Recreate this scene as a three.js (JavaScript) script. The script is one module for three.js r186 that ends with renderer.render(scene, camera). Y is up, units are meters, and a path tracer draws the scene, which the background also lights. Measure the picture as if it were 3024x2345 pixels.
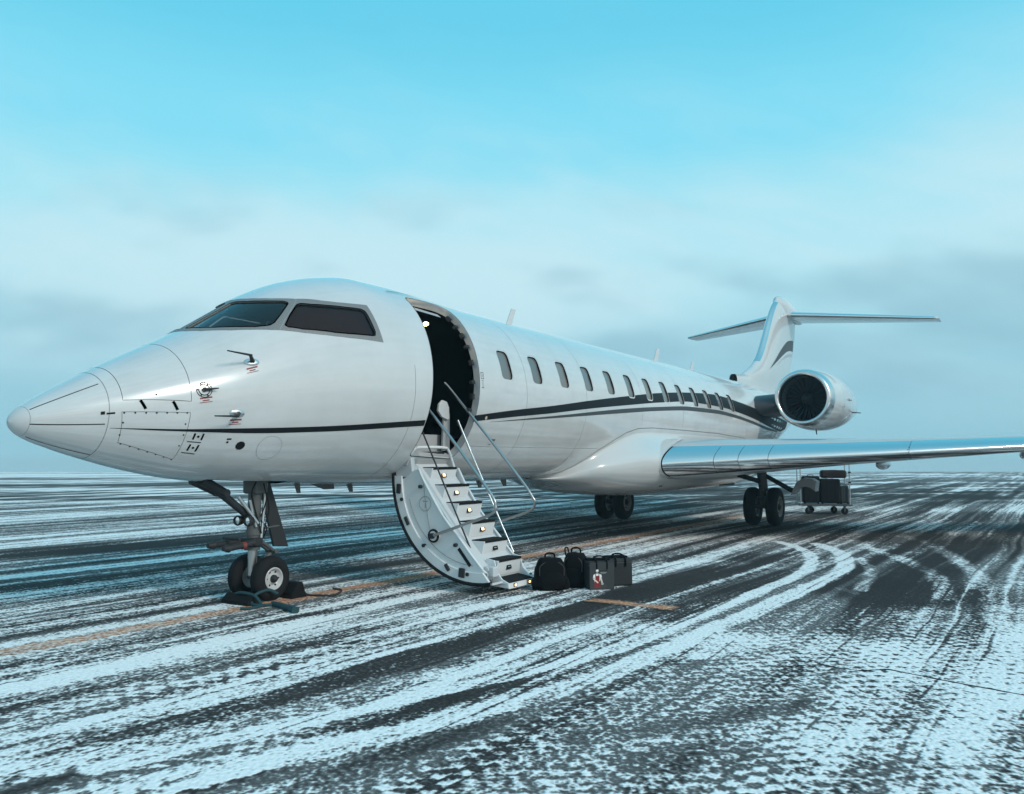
import * as THREE from 'three';
import { mergeGeometries } from 'three/addons/utils/BufferGeometryUtils.js';
import { RoundedBoxGeometry } from 'three/addons/geometries/RoundedBoxGeometry.js';

// ------------------------------------------------------------------ camera, sky, sun, exposure
const scene = new THREE.Scene();
const camera = new THREE.PerspectiveCamera(50.9, 1024 / 794, 0.1, 6000);
camera.position.set(0, 1.72, 0);
camera.rotation.set(0.0712, 0, 0);

const renderer = new THREE.WebGLRenderer({ antialias: true });
renderer.toneMapping = THREE.LinearToneMapping;
renderer.toneMappingExposure = 1.0;
renderer.shadowMap.enabled = true;

// gradient noise, seeded
const PERM = new Uint8Array(512), GX = new Float32Array(256), GY = new Float32Array(256);
{
  let s = 20231;
  const rnd = () => ((s = (s * 1664525 + 1013904223) >>> 0) / 4294967296);
  const p = [...Array(256).keys()];
  for (let i = 255; i > 0; i--) { const j = Math.floor(rnd() * (i + 1)); [p[i], p[j]] = [p[j], p[i]]; }
  for (let i = 0; i < 512; i++) PERM[i] = p[i & 255];
  for (let i = 0; i < 256; i++) { const t = rnd() * Math.PI * 2; GX[i] = Math.cos(t); GY[i] = Math.sin(t); }
}
function noise(x, y) {                       // about -0.7 .. 0.7
  const xi = Math.floor(x), yi = Math.floor(y), fx = x - xi, fy = y - yi;
  const u = fx * fx * fx * (fx * (fx * 6 - 15) + 10), v = fy * fy * fy * (fy * (fy * 6 - 15) + 10);
  const X = xi & 255, Y = yi & 255, A = PERM[X] + Y, B = PERM[X + 1] + Y;
  const g00 = PERM[A & 511], g10 = PERM[B & 511], g01 = PERM[(A + 1) & 511], g11 = PERM[(B + 1) & 511];
  const n00 = GX[g00] * fx + GY[g00] * fy, n10 = GX[g10] * (fx - 1) + GY[g10] * fy;
  const n01 = GX[g01] * fx + GY[g01] * (fy - 1), n11 = GX[g11] * (fx - 1) + GY[g11] * (fy - 1);
  return (n00 + u * (n10 - n00)) * (1 - v) + (n01 + u * (n11 - n01)) * v;
}
function fbm(x, y, o = 4) { let s = 0, a = 1, t = 0; for (let i = 0; i < o; i++) { s += a * noise(x, y); t += a; a *= 0.5; x = x * 2.03 + 17.3; y = y * 2.03 + 9.1; } return s / t; }
const smooth = (a, b, x) => { const t = Math.min(1, Math.max(0, (x - a) / (b - a))); return t * t * (3 - 2 * t); };
const clamp = (x, a, b) => Math.min(b, Math.max(a, x));
const lin = (c) => { c /= 255; return c <= 0.04045 ? c / 12.92 : Math.pow((c + 0.055) / 1.055, 2.4); };

// the winter sky: thin cloud over blue, a pale bright layer low behind the camera where the sun stands
{
  const W = 1024, H = 512, d = new Float32Array(W * H * 4);
  const stops = [[-90, 150, 190, 205], [-6, 158, 206, 221], [0, 160, 209, 224], [4, 155, 207, 224], [8, 165, 217, 232], [12, 180, 231, 244], [16, 166, 230, 246], [21, 134, 222, 246], [29, 104, 208, 238], [44, 98, 194, 230], [62, 118, 198, 228], [90, 135, 204, 230]]
    .map(([e, r, g, b]) => [e, lin(r), lin(g), lin(b)]);
  for (let j = 0; j < H; j++) {
    const el = ((j + 0.5) / H - 0.5) * 180;
    let k = 0; while (k < stops.length - 2 && el > stops[k + 1][0]) k++;
    const t = clamp((el - stops[k][0]) / (stops[k + 1][0] - stops[k][0]), 0, 1), ts = t * t * (3 - 2 * t);
    for (let i = 0; i < W; i++) {
      const ang = ((i + 0.5) / W - 0.5) * Math.PI * 2;              // atan2(z, x)
      const x = Math.cos(ang), z = Math.sin(ang);
      const az = Math.atan2(x, -z) * 180 / Math.PI;                 // 0 ahead, + to the right
      const c = [0, 1, 2].map((q) => stops[k][q + 1] + (stops[k + 1][q + 1] - stops[k][q + 1]) * ts);
      // cloud veils, drawn out along the horizon
      const ca = x * 2.2, cb = z * 2.2, e2 = el / 9;
      let n = fbm(ca * 1.3 + 4.2 + e2 * 0.6, cb * 1.3 + e2 * 1.1, 5) * 0.5 + fbm(ca * 3.1 + e2 * 2.4, cb * 3.1 - e2 * 1.3 + 40, 4) * 0.2 + fbm(ca * 9 + e2 * 5, cb * 9 + e2 * 6 + 13, 3) * 0.16 * smooth(3, 9, el);
      const veil = smooth(-0.12, 0.42, n + 0.46 * Math.exp(-(((az + 13) / 19) ** 2) - (((el - 12.5) / 5.5) ** 2)) + 0.22 * Math.exp(-(((az - 30) / 14) ** 2) - (((el - 14) / 6) ** 2)) + 0.2 * Math.exp(-(((az - 33) / 9) ** 2) - (((el - 26) / 8) ** 2))) * smooth(-1, 7, el) * (1 - 0.92 * smooth(16, 27, el));
      const grey = smooth(0.0, 0.4, fbm(ca * 2.0 + 9, cb * 2.0 + e2 * 1.9, 4) + 0.3 * Math.exp(-(((az + 33) / 10) ** 2) - (((el - 9.3) / 2.2) ** 2)) + 0.5 * Math.exp(-(((az - 25) / 17) ** 2) - (((el - 7) / 2.8) ** 2))) * smooth(1, 6, el) * (1 - smooth(12, 20, el));
      const wv = veil * 0.68, wc = [lin(206), lin(236), lin(245)], gc = [lin(146), lin(192), lin(210)];
      for (let q = 0; q < 3; q++) { c[q] += (wc[q] - c[q]) * wv; c[q] += (gc[q] - c[q]) * grey * 0.62; }
      // towards the veiled sun
      const da = Math.acos(clamp(Math.sin(el * Math.PI / 180) * Math.sin(32 * Math.PI / 180) + Math.cos(el * Math.PI / 180) * Math.cos(32 * Math.PI / 180) * Math.cos((az - 128) * Math.PI / 180), -1, 1)) * 180 / Math.PI;
      const behind = smooth(62, 118, Math.abs(az));
      const low = behind * (1 - smooth(5, 20, el)) * 0.8 * smooth(-8, 0, el);
      const glow = Math.exp(-((da / 34) ** 2));
      const wl = [0.92, 0.88, 0.82];
      for (let q = 0; q < 3; q++) { c[q] += (wl[q] - c[q]) * low; c[q] += [1.0, 0.86, 0.7][q] * glow * 0.5; }
      const o = (j * W + i) * 4; d[o] = c[0]; d[o + 1] = c[1]; d[o + 2] = c[2]; d[o + 3] = 1;
    }
  }
  const sky = new THREE.DataTexture(d, W, H, THREE.RGBAFormat, THREE.FloatType);
  sky.mapping = THREE.EquirectangularReflectionMapping; sky.magFilter = THREE.LinearFilter; sky.minFilter = THREE.LinearFilter; sky.needsUpdate = true;
  scene.background = sky; scene.environment = sky;
}
const sun = new THREE.DirectionalLight(new THREE.Color(1.0, 0.92, 0.83), 2.0);
sun.position.set(0.66 * 60, 0.53 * 60, 0.53 * 60); sun.target.position.set(4, 0, -16);
sun.position.add(sun.target.position);
sun.castShadow = true; sun.shadow.radius = 22; sun.shadow.mapSize.set(2048, 2048);
Object.assign(sun.shadow.camera, { left: -30, right: 30, top: 30, bottom: -30, near: 1, far: 140 });
scene.add(sun, sun.target);
scene.fog = new THREE.FogExp2(new THREE.Color(lin(172), lin(214), lin(228)), 0.0013);

// ------------------------------------------------------------------ helpers
const V = (x, y, z) => new THREE.Vector3(x, y, z);
const R = Math.PI / 180;
let seed = 77; const rand = (a = 0, b = 1) => a + (b - a) * ((seed = (seed * 1664525 + 1013904223) >>> 0) / 4294967296);
const col = (r, g, b) => new THREE.Color().setRGB(r, g, b);
const std = (c, rough, metal = 0, extra = {}) => new THREE.MeshStandardMaterial({ color: col(...c), roughness: rough, metalness: metal, side: THREE.DoubleSide, ...extra });
const phy = (c, rough, extra = {}) => new THREE.MeshPhysicalMaterial({ color: col(...c), roughness: rough, side: THREE.DoubleSide, ...extra });
const names = {};
const numbered = (n) => { const k = names[n] = (names[n] ?? -1) + 1; return k ? n + '_' + String(k).padStart(3, '0') : n; };
function clean(g) {
  g = g.index ? g.toNonIndexed() : g;
  for (const k of Object.keys(g.attributes)) if (!['position', 'normal', 'uv'].includes(k)) g.deleteAttribute(k);
  if (!g.attributes.uv) g.setAttribute('uv', new THREE.BufferAttribute(new Float32Array(g.attributes.position.count * 2), 2));
  if (!g.attributes.normal) g.computeVertexNormals();
  return g;
}
const join = (list) => (Array.isArray(list) ? (list.length === 1 ? clean(list[0]) : mergeGeometries(list.map(clean))) : clean(list));
function part(name, geos, mat, parent) {
  const m = new THREE.Mesh(join(geos), mat); m.name = parent === scene ? numbered(name) : name; m.castShadow = m.receiveShadow = true; parent.add(m); return m;
}
function group(name, parent = scene) { const g = new THREE.Group(); g.name = parent === scene ? numbered(name) : name; parent.add(g); return g; }
function tag(o, label, category, grp, kind) { o.userData = { label, category }; if (grp) o.userData.group = grp; if (kind) o.userData.kind = kind; return o; }
function structure(o, label, category) { o.userData = { kind: 'structure', label, category }; return o; }
function tris(pos, nor, uv) {
  const g = new THREE.BufferGeometry();
  g.setAttribute('position', new THREE.BufferAttribute(new Float32Array(pos), 3));
  if (nor) g.setAttribute('normal', new THREE.BufferAttribute(new Float32Array(nor), 3));
  g.setAttribute('uv', new THREE.BufferAttribute(uv ? new Float32Array(uv) : new Float32Array(pos.length / 3 * 2), 2));
  if (!nor) g.computeVertexNormals();
  return g;
}
function box(w, h, d, x = 0, y = 0, z = 0, r = 0.006, rot) {
  const g = new RoundedBoxGeometry(w, h, d, 2, Math.min(r, w / 2.1, h / 2.1, d / 2.1));
  if (rot) g.applyMatrix4(new THREE.Matrix4().makeRotationFromEuler(new THREE.Euler(...rot)));
  g.translate(x, y, z); return g;
}
function rod(p, q, r0, r1 = r0, seg = 16) {
  const a = V(...p), b = V(...q), len = a.distanceTo(b), g = new THREE.CylinderGeometry(r1, r0, len, seg, 1);
  g.translate(0, len / 2, 0);
  g.applyQuaternion(new THREE.Quaternion().setFromUnitVectors(V(0, 1, 0), b.clone().sub(a).normalize()));
  g.translate(a.x, a.y, a.z); return g;
}
function tube(pts, r, seg = 60, rs = 10, tension = 0.5) { return new THREE.TubeGeometry(new THREE.CatmullRomCurve3(pts.map((p) => V(...p)), false, 'catmullrom', tension), seg, r, rs, false); }
// plate whose outline lies in a jet's (l, y) plane, thickened along a from a0 to a1
function plateLY(outline, a0, a1, bevel = 0) {
  const s = new THREE.Shape(outline.map(([l, y]) => new THREE.Vector2(l, y)));
  const g = new THREE.ExtrudeGeometry(s, { depth: a1 - a0 - 2 * bevel, bevelEnabled: bevel > 0, bevelSize: bevel, bevelThickness: bevel, bevelSegments: 2, bevelOffset: -bevel, curveSegments: 24 });
  g.translate(0, 0, bevel);
  const p = g.attributes.position; // (l, y, depth) -> (a, y, l)
  for (let i = 0; i < p.count; i++) { const l = p.getX(i), d = p.getZ(i); p.setXYZ(i, a0 + d, p.getY(i), l); }
  const q = clean(g), pp = q.attributes.position; // swapping two axes mirrors: turn the faces over
  for (let i = 0; i < pp.count; i += 3) { const t = [pp.getX(i + 1), pp.getY(i + 1), pp.getZ(i + 1)]; pp.setXYZ(i + 1, pp.getX(i + 2), pp.getY(i + 2), pp.getZ(i + 2)); pp.setXYZ(i + 2, ...t); }
  q.computeVertexNormals(); return q;
}
// outline in the (a, y) plane, thickened along l from l0 to l1
function plateAY(outline, l0, l1, bevel = 0) {
  const s = new THREE.Shape(outline.map(([a, y]) => new THREE.Vector2(a, y)));
  const g = new THREE.ExtrudeGeometry(s, { depth: l1 - l0 - 2 * bevel, bevelEnabled: bevel > 0, bevelSize: bevel, bevelThickness: bevel, bevelSegments: 2, bevelOffset: -bevel, curveSegments: 24 });
  g.translate(0, 0, l0 + bevel); return clean(g);
}
function lathe(profile, seg, axis) { // profile [radius, along]
  const g = new THREE.LatheGeometry(profile.map(([r, h]) => new THREE.Vector2(r, h)), seg);
  if (axis === 'a') g.rotateZ(-Math.PI / 2); else if (axis === 'l') g.rotateX(Math.PI / 2);
  return g;
}
function loft(rows, closedU = false) { // rows of points, smooth
  const pos = [], n = rows[0].length, idx = [];
  for (const r of rows) for (const p of r) pos.push(...p);
  for (let i = 0; i < rows.length - 1; i++) for (let j = 0; j < n - (closedU ? 0 : 1); j++) {
    const a = i * n + j, b = i * n + (j + 1) % n, c = a + n, d = (i + 1) * n + (j + 1) % n; idx.push(a, c, b, b, c, d);
  }
  const g = new THREE.BufferGeometry(); g.setAttribute('position', new THREE.BufferAttribute(new Float32Array(pos), 3)); g.setIndex(idx); g.computeVertexNormals();
  return clean(g);
}
function pchip(x, y) {
  const n = x.length, h = [], d = [], m = new Array(n).fill(0);
  for (let i = 0; i < n - 1; i++) { h[i] = x[i + 1] - x[i]; d[i] = (y[i + 1] - y[i]) / h[i]; }
  for (let i = 1; i < n - 1; i++) if (d[i - 1] * d[i] > 0) { const a = 2 * h[i] + h[i - 1], b = h[i] + 2 * h[i - 1]; m[i] = (a + b) / (a / d[i - 1] + b / d[i]); }
  m[0] = d[0]; m[n - 1] = d[n - 2];
  return (q) => {
    if (q <= x[0]) return y[0]; if (q >= x[n - 1]) return y[n - 1];
    let k = 0; while (q > x[k + 1]) k++;
    const s = (q - x[k]) / h[k];
    return (1 + 2 * s) * (1 - s) ** 2 * y[k] + s * (1 - s) ** 2 * h[k] * m[k] + s * s * (3 - 2 * s) * y[k + 1] + s * s * (s - 1) * h[k] * m[k + 1];
  };
}
// small tileable-free textures
function dataTex(W, H, fn, srgb) {
  const d = new Uint8Array(W * H * 4);
  for (let j = 0; j < H; j++) for (let i = 0; i < W; i++) { const c = fn(i, j), o = (j * W + i) * 4; d[o] = c[0]; d[o + 1] = c[1]; d[o + 2] = c[2]; d[o + 3] = 255; }
  const t = new THREE.DataTexture(d, W, H, THREE.RGBAFormat); t.magFilter = THREE.LinearFilter; t.minFilter = THREE.LinearMipmapLinearFilter; t.generateMipmaps = true;
  t.wrapS = t.wrapT = THREE.RepeatWrapping; if (srgb) t.colorSpace = THREE.SRGBColorSpace; t.needsUpdate = true; return t;
}

// ------------------------------------------------------------------ the apron
// jet frame: a = metres aft of the nose, l = metres to its left; the jet stands turned on the apron
const TH = 0.5696, JX = -4.671, JZ = 7.724, SN = Math.sin(TH), CS = Math.cos(TH);
const toA = (X, Z) => (X - JX) * SN + (Z - JZ) * CS, toL = (X, Z) => (X - JX) * CS - (Z - JZ) * SN;
const toX = (a, l) => JX + a * SN + l * CS, toZ = (a, l) => JZ + a * CS - l * SN;     // Z counts away from the camera
// swept and driven strips in the snow: amount, half width, then a, l pairs
const STROKES = [
  [0.5, 0.09, 0.74, -1.48, 2.23, -1.7, 4.19, -2.09], [0.5, 0.15, 0.05, -0.06, 0.93, -0.04, 2.33, -0.04], [-0.5, 0.14, -0.39, 0.84, 0.1, 1.01, 0.74, 1.03, 1.77, 1.05, 3.09, 1.42],
  [0.5, 0.25, -0.71, 1.49, 0.17, 1.57, 1.27, 1.67, 2.82, 2.01, 4.59, 2.61], [-0.7, 0.07, -1.12, 2.35, -0.71, 2.44, -0.01, 2.57], [-0.7, 0.08, 0.25, 2.38, 1.49, 2.36, 1.86, 2.59],
  [0.5, 0.12, -1.24, 2.59, -0.74, 2.77, -0.14, 2.92, 0.95, 2.93, 2.55, 3.29], [-0.6, 0.15, -0.89, 3.14, -0.26, 3.33, 0.47, 3.44, 1.67, 3.31, 3.2, 3.5],
  [0.6, 0.13, -1.52, 3.16, -1.19, 3.4, -0.59, 3.52, 0.03, 3.68, 1.09, 3.81, 1.99, 4.27], [-0.7, 0.14, -1.6, 3.57, -1.21, 3.77, -0.72, 3.93, -0.02, 4.16, 1.51, 4.58],
  [0.6, 0.05, -1.4, 3.88, -0.82, 4.05, -0.07, 4.42, 1.04, 4.88], [-0.6, 0.12, -1.04, 4.34, -0.39, 4.72, 0.7, 5.1],
  [0.9, 0.11, -1.2, 3.6, 0.4, 4.1, 1.68, 4.47, 2.79, 4.74, 4.81, 4.87, 7.62, 4.94, 9, 4.95, 10.54, 4.73, 12.26, 4.12, 13.34, 3.4],
  [0.9, 0.14, -1, 4.2, 1.04, 4.88, 1.8, 5.04, 3.39, 5.16, 5.56, 5.28, 7.91, 5.39, 9.9, 5.37, 11.86, 4.91, 13.3, 4.19],
  [-0.6, 0.1, 2.51, 4.77, 3.48, 5.13], [-0.5, 0.1, 4.43, 4.75, 6.27, 4.93], [0.6, 0.12, 3.72, 3.17, 5.19, 3.24, 7.55, 3.16, 12.12, 3.15],
  [-0.6, 0.4, 5.66, 3.65, 6.83, 4.3, 8.57, 4.5], [-0.6, 0.6, 8.25, 5.93, 7.2, 6.38, 7.82, 7.34], [0.5, 0.08, 7.66, 5.74, 6.96, 6.31],
  [0.62, 0.13, 14.5, 4.6, 12.62, 5.41, 11.08, 6.15, 9.47, 6.7, 7.5, 7.0], [0.62, 0.13, 16, 5.4, 14.07, 6.19, 10.11, 7.15, 8.3, 7.44, 6, 7.6], [0.6, 0.08, 11.3, 5.32, 9.54, 5.8, 7.6, 6.01],
  [-0.7, 0.12, 2.73, 5.42, 3.02, 5.73, 3.7, 5.99], [0.45, 0.5, 3.35, 5.61, 4.2, 6.43, 4.06, 7.03, 3.42, 7.44, 3.32, 7.89], [-0.5, 0.4, 4.87, 6.73, 6.58, 7.64],
  [-0.6, 0.12, 0.66, 5.63, 1.35, 6.13, 2.15, 6.6], [-0.6, 0.2, 0.53, 6.15, 0.92, 6.57], [-0.5, 0.2, 1.12, 7.4, 2.12, 7.91], [0.35, 0.3, 1.36, 6.72, 1.83, 7.7],
  [-0.6, 1.6, 12.29, -1.09, 16.05, 1.37, 15.93, 4.6, 14.8, 7.33], [0.5, 0.4, 5.34, 2.13, 6.4, 2.23, 8.08, 2.54, 9.44, 3.58], [0.5, 0.3, 3.1, 3.56, 3.94, 4.44, 4.02, 5.39],
  [-0.5, 1.7, 5.5, 4.3, 8, 5.3, 11, 5.6, 15, 5.2], [-0.28, 3, 2, -5.5, 6, -5.5, 11, -6.5], [-0.5, 0.5, 7.2, 4.25, 9, 4.3, 10.6, 4.1], [-0.35, 2, 9, 8, 14, 9, 20, 9], [-0.45, 1.3, 6, -1.6, 11, -1.2, 17, -1.6], [-0.5, 0.7, 15, 3, 19, 3.4, 24, 2.5], [-0.4, 0.6, 8.35, -1.25, 8.4, 0.17], [-0.5, 0.8, 4.42, -7.39, 6.07, -6.3], [-0.4, 0.9, 14.91, -11.81, 13.83, -7.87],
].map(([amp, w, ...q]) => {
  const pts = []; for (let i = 0; i < q.length; i += 2) pts.push([q[i], q[i + 1]]);
  const c = pts.length > 2 ? new THREE.CatmullRomCurve3(pts.map((p) => V(p[0], 0, p[1]))).getPoints(pts.length * 4).map((p) => [p.x, p.z]) : pts;
  const xs = c.map((p) => p[0]), ys = c.map((p) => p[1]), m = w * 1.8;
  return { amp, w, c, b: [Math.min(...xs) - m, Math.max(...xs) + m, Math.min(...ys) - m, Math.max(...ys) + m] };
});
const CRACK = [[3.1, 6.2], [3.33, 6.44], [3.29, 6.75], [3.47, 6.94], [3.32, 7.42], [3.2, 7.9]];
function polyDist(c, a, l) {
  let best = 1e9;
  for (let i = 0; i < c.length - 1; i++) {
    const ax = c[i][0], ay = c[i][1], dx = c[i + 1][0] - ax, dy = c[i + 1][1] - ay;
    const t = clamp(((a - ax) * dx + (l - ay) * dy) / (dx * dx + dy * dy), 0, 1), ex = a - ax - t * dx, ey = l - ay - t * dy, e = ex * ex + ey * ey;
    if (e < best) best = e;
  }
  return Math.sqrt(best);
}
const GOUT = { r: 0, g: 0, b: 0, h: 0 };
function ground(X, Z, px, paint) {                          // colour and height of snow over asphalt at a place
  const a = toA(X, Z), l = toL(X, Z);
  const wob = 0.2 * noise(a * 0.16, l * 0.3 + 5) + 0.05 * noise(a * 0.8 + 3, l * 0.9);
  const wl = l + wob - 0.02 * a;
  const far = smooth(14, 40, Z);
  const lumpy = smooth(4.2, 6.2, l) * (1 - smooth(3.5, 8, a));                   // trampled corner right of the tracks
  let s = 0.5 - 0.1 * far + 0.07 * lumpy + 0.13 * smooth(0.8, 1.6, l) * (1 - smooth(3.6, 4.6, l)) * (1 - smooth(2.5, 5, a));
  s += (1 - 0.55 * lumpy) * (0.62 * noise(a * 0.045 + 2, wl * 0.75) + 0.85 * noise(a * 0.07 + 31, wl * 2.3 + 9) * (1 - 0.5 * far));
  if (px < 0.12) s += (0.45 * noise(a * 0.13 + 7, wl * 5.6) + (px < 0.04 ? 0.34 * noise(a * 0.2 + 3, wl * 13) : 0)) * (1 - 0.6 * lumpy);
  s += 0.45 * fbm(a * 0.11 + 3, l * 0.16 + 8, 3);
  // wind blown lines across the far apron; last term whitens it as painted haze
  if (far > 0) s += far * (0.75 * noise(X * 0.035 + 3, Z * 0.19) + 0.5 * noise(X * 0.11, Z * 0.55 + 8) + smooth(40, 85, Z) * (0.05 + 0.3 * smooth(25, -35, X)));
  let tr = 0, track = 0;
  for (const k of STROKES) {
    const b = k.b; if (a < b[0] || a > b[1] || l < b[2] || l > b[3]) continue;
    const d = polyDist(k.c, a, l) + 0.05 * noise(a * 1.6, l * 4);
    const main = k.amp > 0.85, m = (1 - smooth(k.w * (main ? 0.7 : 0.45), k.w * (main ? 1.3 : 1.6), d)) * (main ? 1 : 0.8 + 0.5 * noise(a * 0.6 + k.w * 50, l * 0.6));
    if (k.amp > 0.55) track = Math.max(track, m * Math.min(1, k.amp * 1.15)); else tr += k.amp * m;
  }
  s += clamp(tr, -0.8, 0.8) * 0.58;
  s += (0.86 + 0.3 * noise(a * 0.4, wl * 9) - s) * track * 0.97 * (1 - 0.5 * smooth(12.8, 15, a));
  // crumbs, lumps left by tyre lugs, fine scratches along the swept direction
  let g = 0, n3 = 0, n4 = 0;
  if (px < 0.06) {
    const zone = smooth(-0.12, 0.25, noise(a * 0.22 + 50, wl * 1.4 + 3)) * (1 - smooth(6, 9.5, Z));
    const aw = a + 0.05 * noise(a * 3, l * 3), lw = l + 0.05 * noise(a * 3 + 9, l * 3);
    g += (zone + lumpy * 0.7) * 0.34 * (1 - 0.7 * track) * Math.sin(aw * 2 * Math.PI / 0.17 + Math.sin(lw * 9) * 1.4) * Math.cos(lw * 2 * Math.PI / 0.21 + 1.2 * noise(a * 2, l * 2));
    g += 0.22 * noise(a * 3.2, l * 5.5) + 0.3 * noise(a * 8, l * 11);
    const th = noise(a * 0.3 + 5, wl * 21); g -= 0.42 * smooth(0.22, 0.5, th); g += 0.2 * smooth(0.25, 0.5, -th);
  }
  if (px < 0.025) { n3 = noise(X * 26, Z * 22); n4 = noise(X * 52 + 7, Z * 44); g += (0.42 + 0.15 * lumpy) * n3 + 0.4 * n4; }
  if (px >= 0.06) g += 0.34 * noise(a * 1.2, l * 3.2);
  const v = s + g;
    const m = smooth(0.35, 0.8 + 0.06 * far, v);
  // powder smeared thin over the dark parts; the distance term paints pale haze
  const powderHaze = (0.09 + 0.34 * clamp(n3 + 0.9 * n4, 0, 0.6)) * smooth(0.0, 0.4, noise(a * 0.1 + 70, wl * 3.1) + 0.7 * noise(a * 0.35, wl * 1.1 + 30) + 0.4 * n3 + 0.25) * smooth(0.0, 0.35, s + 0.05) + 0.3 * smooth(38, 85, Z) * (0.75 + 0.5 * noise(X * 0.05, Z * 0.3));
  const frost = smooth(-0.1, 0.55, s * 0.6 + 0.7 * n3 + 0.8 * n4 + 0.2 * noise(X * 3, Z * 3)) * 0.032;    // frost in the pores
  const t1 = 0.5 + 0.5 * noise(X * 0.7, Z * 0.7), t2 = px < 0.02 ? 0.5 + noise(X * 70, Z * 70) * 0.7 : 0.5;
  let ar = 0.022 + 0.014 * t1 + 0.014 * t2, ag = ar * 0.9, ab = ar * 0.88;
  ar += frost; ag += frost; ab += frost * 1.02;
  if (paint > 0) { const p = clamp(paint * (0.85 + 0.6 * noise(a * 3, l * 7) + 0.5 * n3), 0, 1); ar += (0.5 - ar) * p; ag += (0.215 - ag) * p; ab += (0.105 - ab) * p; }
  if (px < 0.02) { const d = polyDist(CRACK, a, l) + 0.012 * noise(a * 9, l * 9); if (d < 0.02) { const q = smooth(0.02, 0.006, d); if (q > 0.5) { GOUT.h = 0; GOUT.r = 0.012; GOUT.g = 0.012; GOUT.b = 0.012; return GOUT; } } }
  const mc = m + (1 - m) * powderHaze, mm = paint > 0.3 ? clamp(mc * 0.42 + 0.35 * (n3 + n4), 0, 1) : mc, sn = 0.77 + 0.1 * t2 + 0.16 * n4 + 0.12 * n3;
  GOUT.r = ar + (sn - ar) * mm; GOUT.g = ag + (sn * 0.975 - ag) * mm; GOUT.b = ab + (sn * 0.965 - ab) * mm; GOUT.h = clamp(0.25 + m * 0.5 + 0.35 * n3 + 0.25 * n4, 0, 1);
  return GOUT;
}
const enc = (v) => Math.round(255 * (v <= 0.0031308 ? v * 12.92 : 1.055 * Math.pow(v, 1 / 2.4) - 0.055));
const ENC = new Uint8Array(4097); for (let i = 0; i <= 4096; i++) ENC[i] = clamp(enc(i / 4096), 0, 255);
const e8 = (v) => ENC[(clamp(v, 0, 1) * 4096) | 0];
function groundMaterial(W, H, at, px, paintAt, bump) {       // at(u, v) -> [X, Z]
  const d = new Uint8Array(W * H * 4), hb = bump ? new Uint8Array(W * H * 4) : null;
  for (let j = 0; j < H; j++) for (let i = 0; i < W; i++) {
    const [X, Z] = at((i + 0.5) / W, (j + 0.5) / H), c = ground(X, Z, px, paintAt ? paintAt((i + 0.5) / W, (j + 0.5) / H) : 0), o = (j * W + i) * 4;
    d[o] = e8(c.r); d[o + 1] = e8(c.g); d[o + 2] = e8(c.b); d[o + 3] = 255;
    if (hb) { hb[o] = hb[o + 1] = hb[o + 2] = (c.h * 255) | 0; hb[o + 3] = 255; }
  }
  const mk = (arr, srgb) => { const t = new THREE.DataTexture(arr, W, H, THREE.RGBAFormat); t.magFilter = THREE.LinearFilter; t.minFilter = THREE.LinearMipmapLinearFilter; t.generateMipmaps = true; t.anisotropy = 8; if (srgb) t.colorSpace = THREE.SRGBColorSpace; t.needsUpdate = true; return t; };
  const m = new THREE.MeshPhysicalMaterial({ map: mk(d, true), roughness: 0.95, specularIntensity: 0.12, side: THREE.DoubleSide });
  if (hb) { m.bumpMap = mk(hb, false); m.bumpScale = bump; }
  return m;
}
// beyond eighty metres the apron falls away gently
const drop = (Z) => (Z < 80 ? 0 : Z < 130 ? -0.0003 * (Z - 80) ** 2 : -0.75 - 0.03 * (Z - 130));
function patch(name, X0, X1, Z0, Z1, W, H, nz, bump, label) {
  const pos = [], uv = [], idx = [];
  for (let j = 0; j <= nz; j++) for (let i = 0; i <= 1; i++) { const Z = Z0 + (Z1 - Z0) * j / nz, X = i ? X1 : X0; pos.push(X, drop(Z), -Z); uv.push(i, j / nz); }
  for (let j = 0; j < nz; j++) { const k = j * 2; idx.push(k, k + 1, k + 2, k + 1, k + 3, k + 2); }
  const g = new THREE.BufferGeometry(); g.setAttribute('position', new THREE.BufferAttribute(new Float32Array(pos), 3)); g.setAttribute('uv', new THREE.BufferAttribute(new Float32Array(uv), 2)); g.setIndex(idx); g.computeVertexNormals();
  const m = part(name, g, groundMaterial(W, H, (u, v) => [X0 + (X1 - X0) * u, Z0 + (Z1 - Z0) * v], (X1 - X0) / W, null, bump), scene);
  structure(m, label, 'apron'); return m;
}
patch('snowy_apron', -9, 9, 2.4, 11.4, 2048, 1024, 1, 0.012, 'asphalt apron with thin wind-streaked snow and tyre tracks in the foreground');
patch('snowy_apron', -21, 21, 11.4, 33, 2048, 1054, 1, 0.012, 'asphalt apron with thin snow under the jet');
patch('snowy_apron', -90, 90, 33, 133, 2048, 1024, 40, 0, 'far apron with wind-blown snow and painted haze up to the horizon');
patch('snowy_apron', -240, 240, 133, 240, 256, 128, 8, 0, 'snowy field falling away beyond the far apron');
patch('snowy_apron', -240, 240, -160, 2.4, 512, 256, 1, 0, 'snowy apron behind the camera');
patch('snowy_apron', -240, -9, 2.4, 11.4, 512, 64, 1, 0, 'snowy apron to the left of the camera');
patch('snowy_apron', 9, 240, 2.4, 11.4, 512, 64, 1, 0, 'snowy apron to the right of the camera');
patch('snowy_apron', -240, -21, 11.4, 33, 1024, 128, 1, 0, 'snowy apron left of the jet');
patch('snowy_apron', 21, 240, 11.4, 33, 1024, 128, 1, 0, 'snowy apron beyond the wing tip');
patch('snowy_apron', -240, -90, 33, 133, 256, 128, 40, 0, 'snowy apron far to the left');
patch('snowy_apron', 90, 240, 33, 133, 256, 128, 40, 0, 'snowy apron far to the right');
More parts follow.
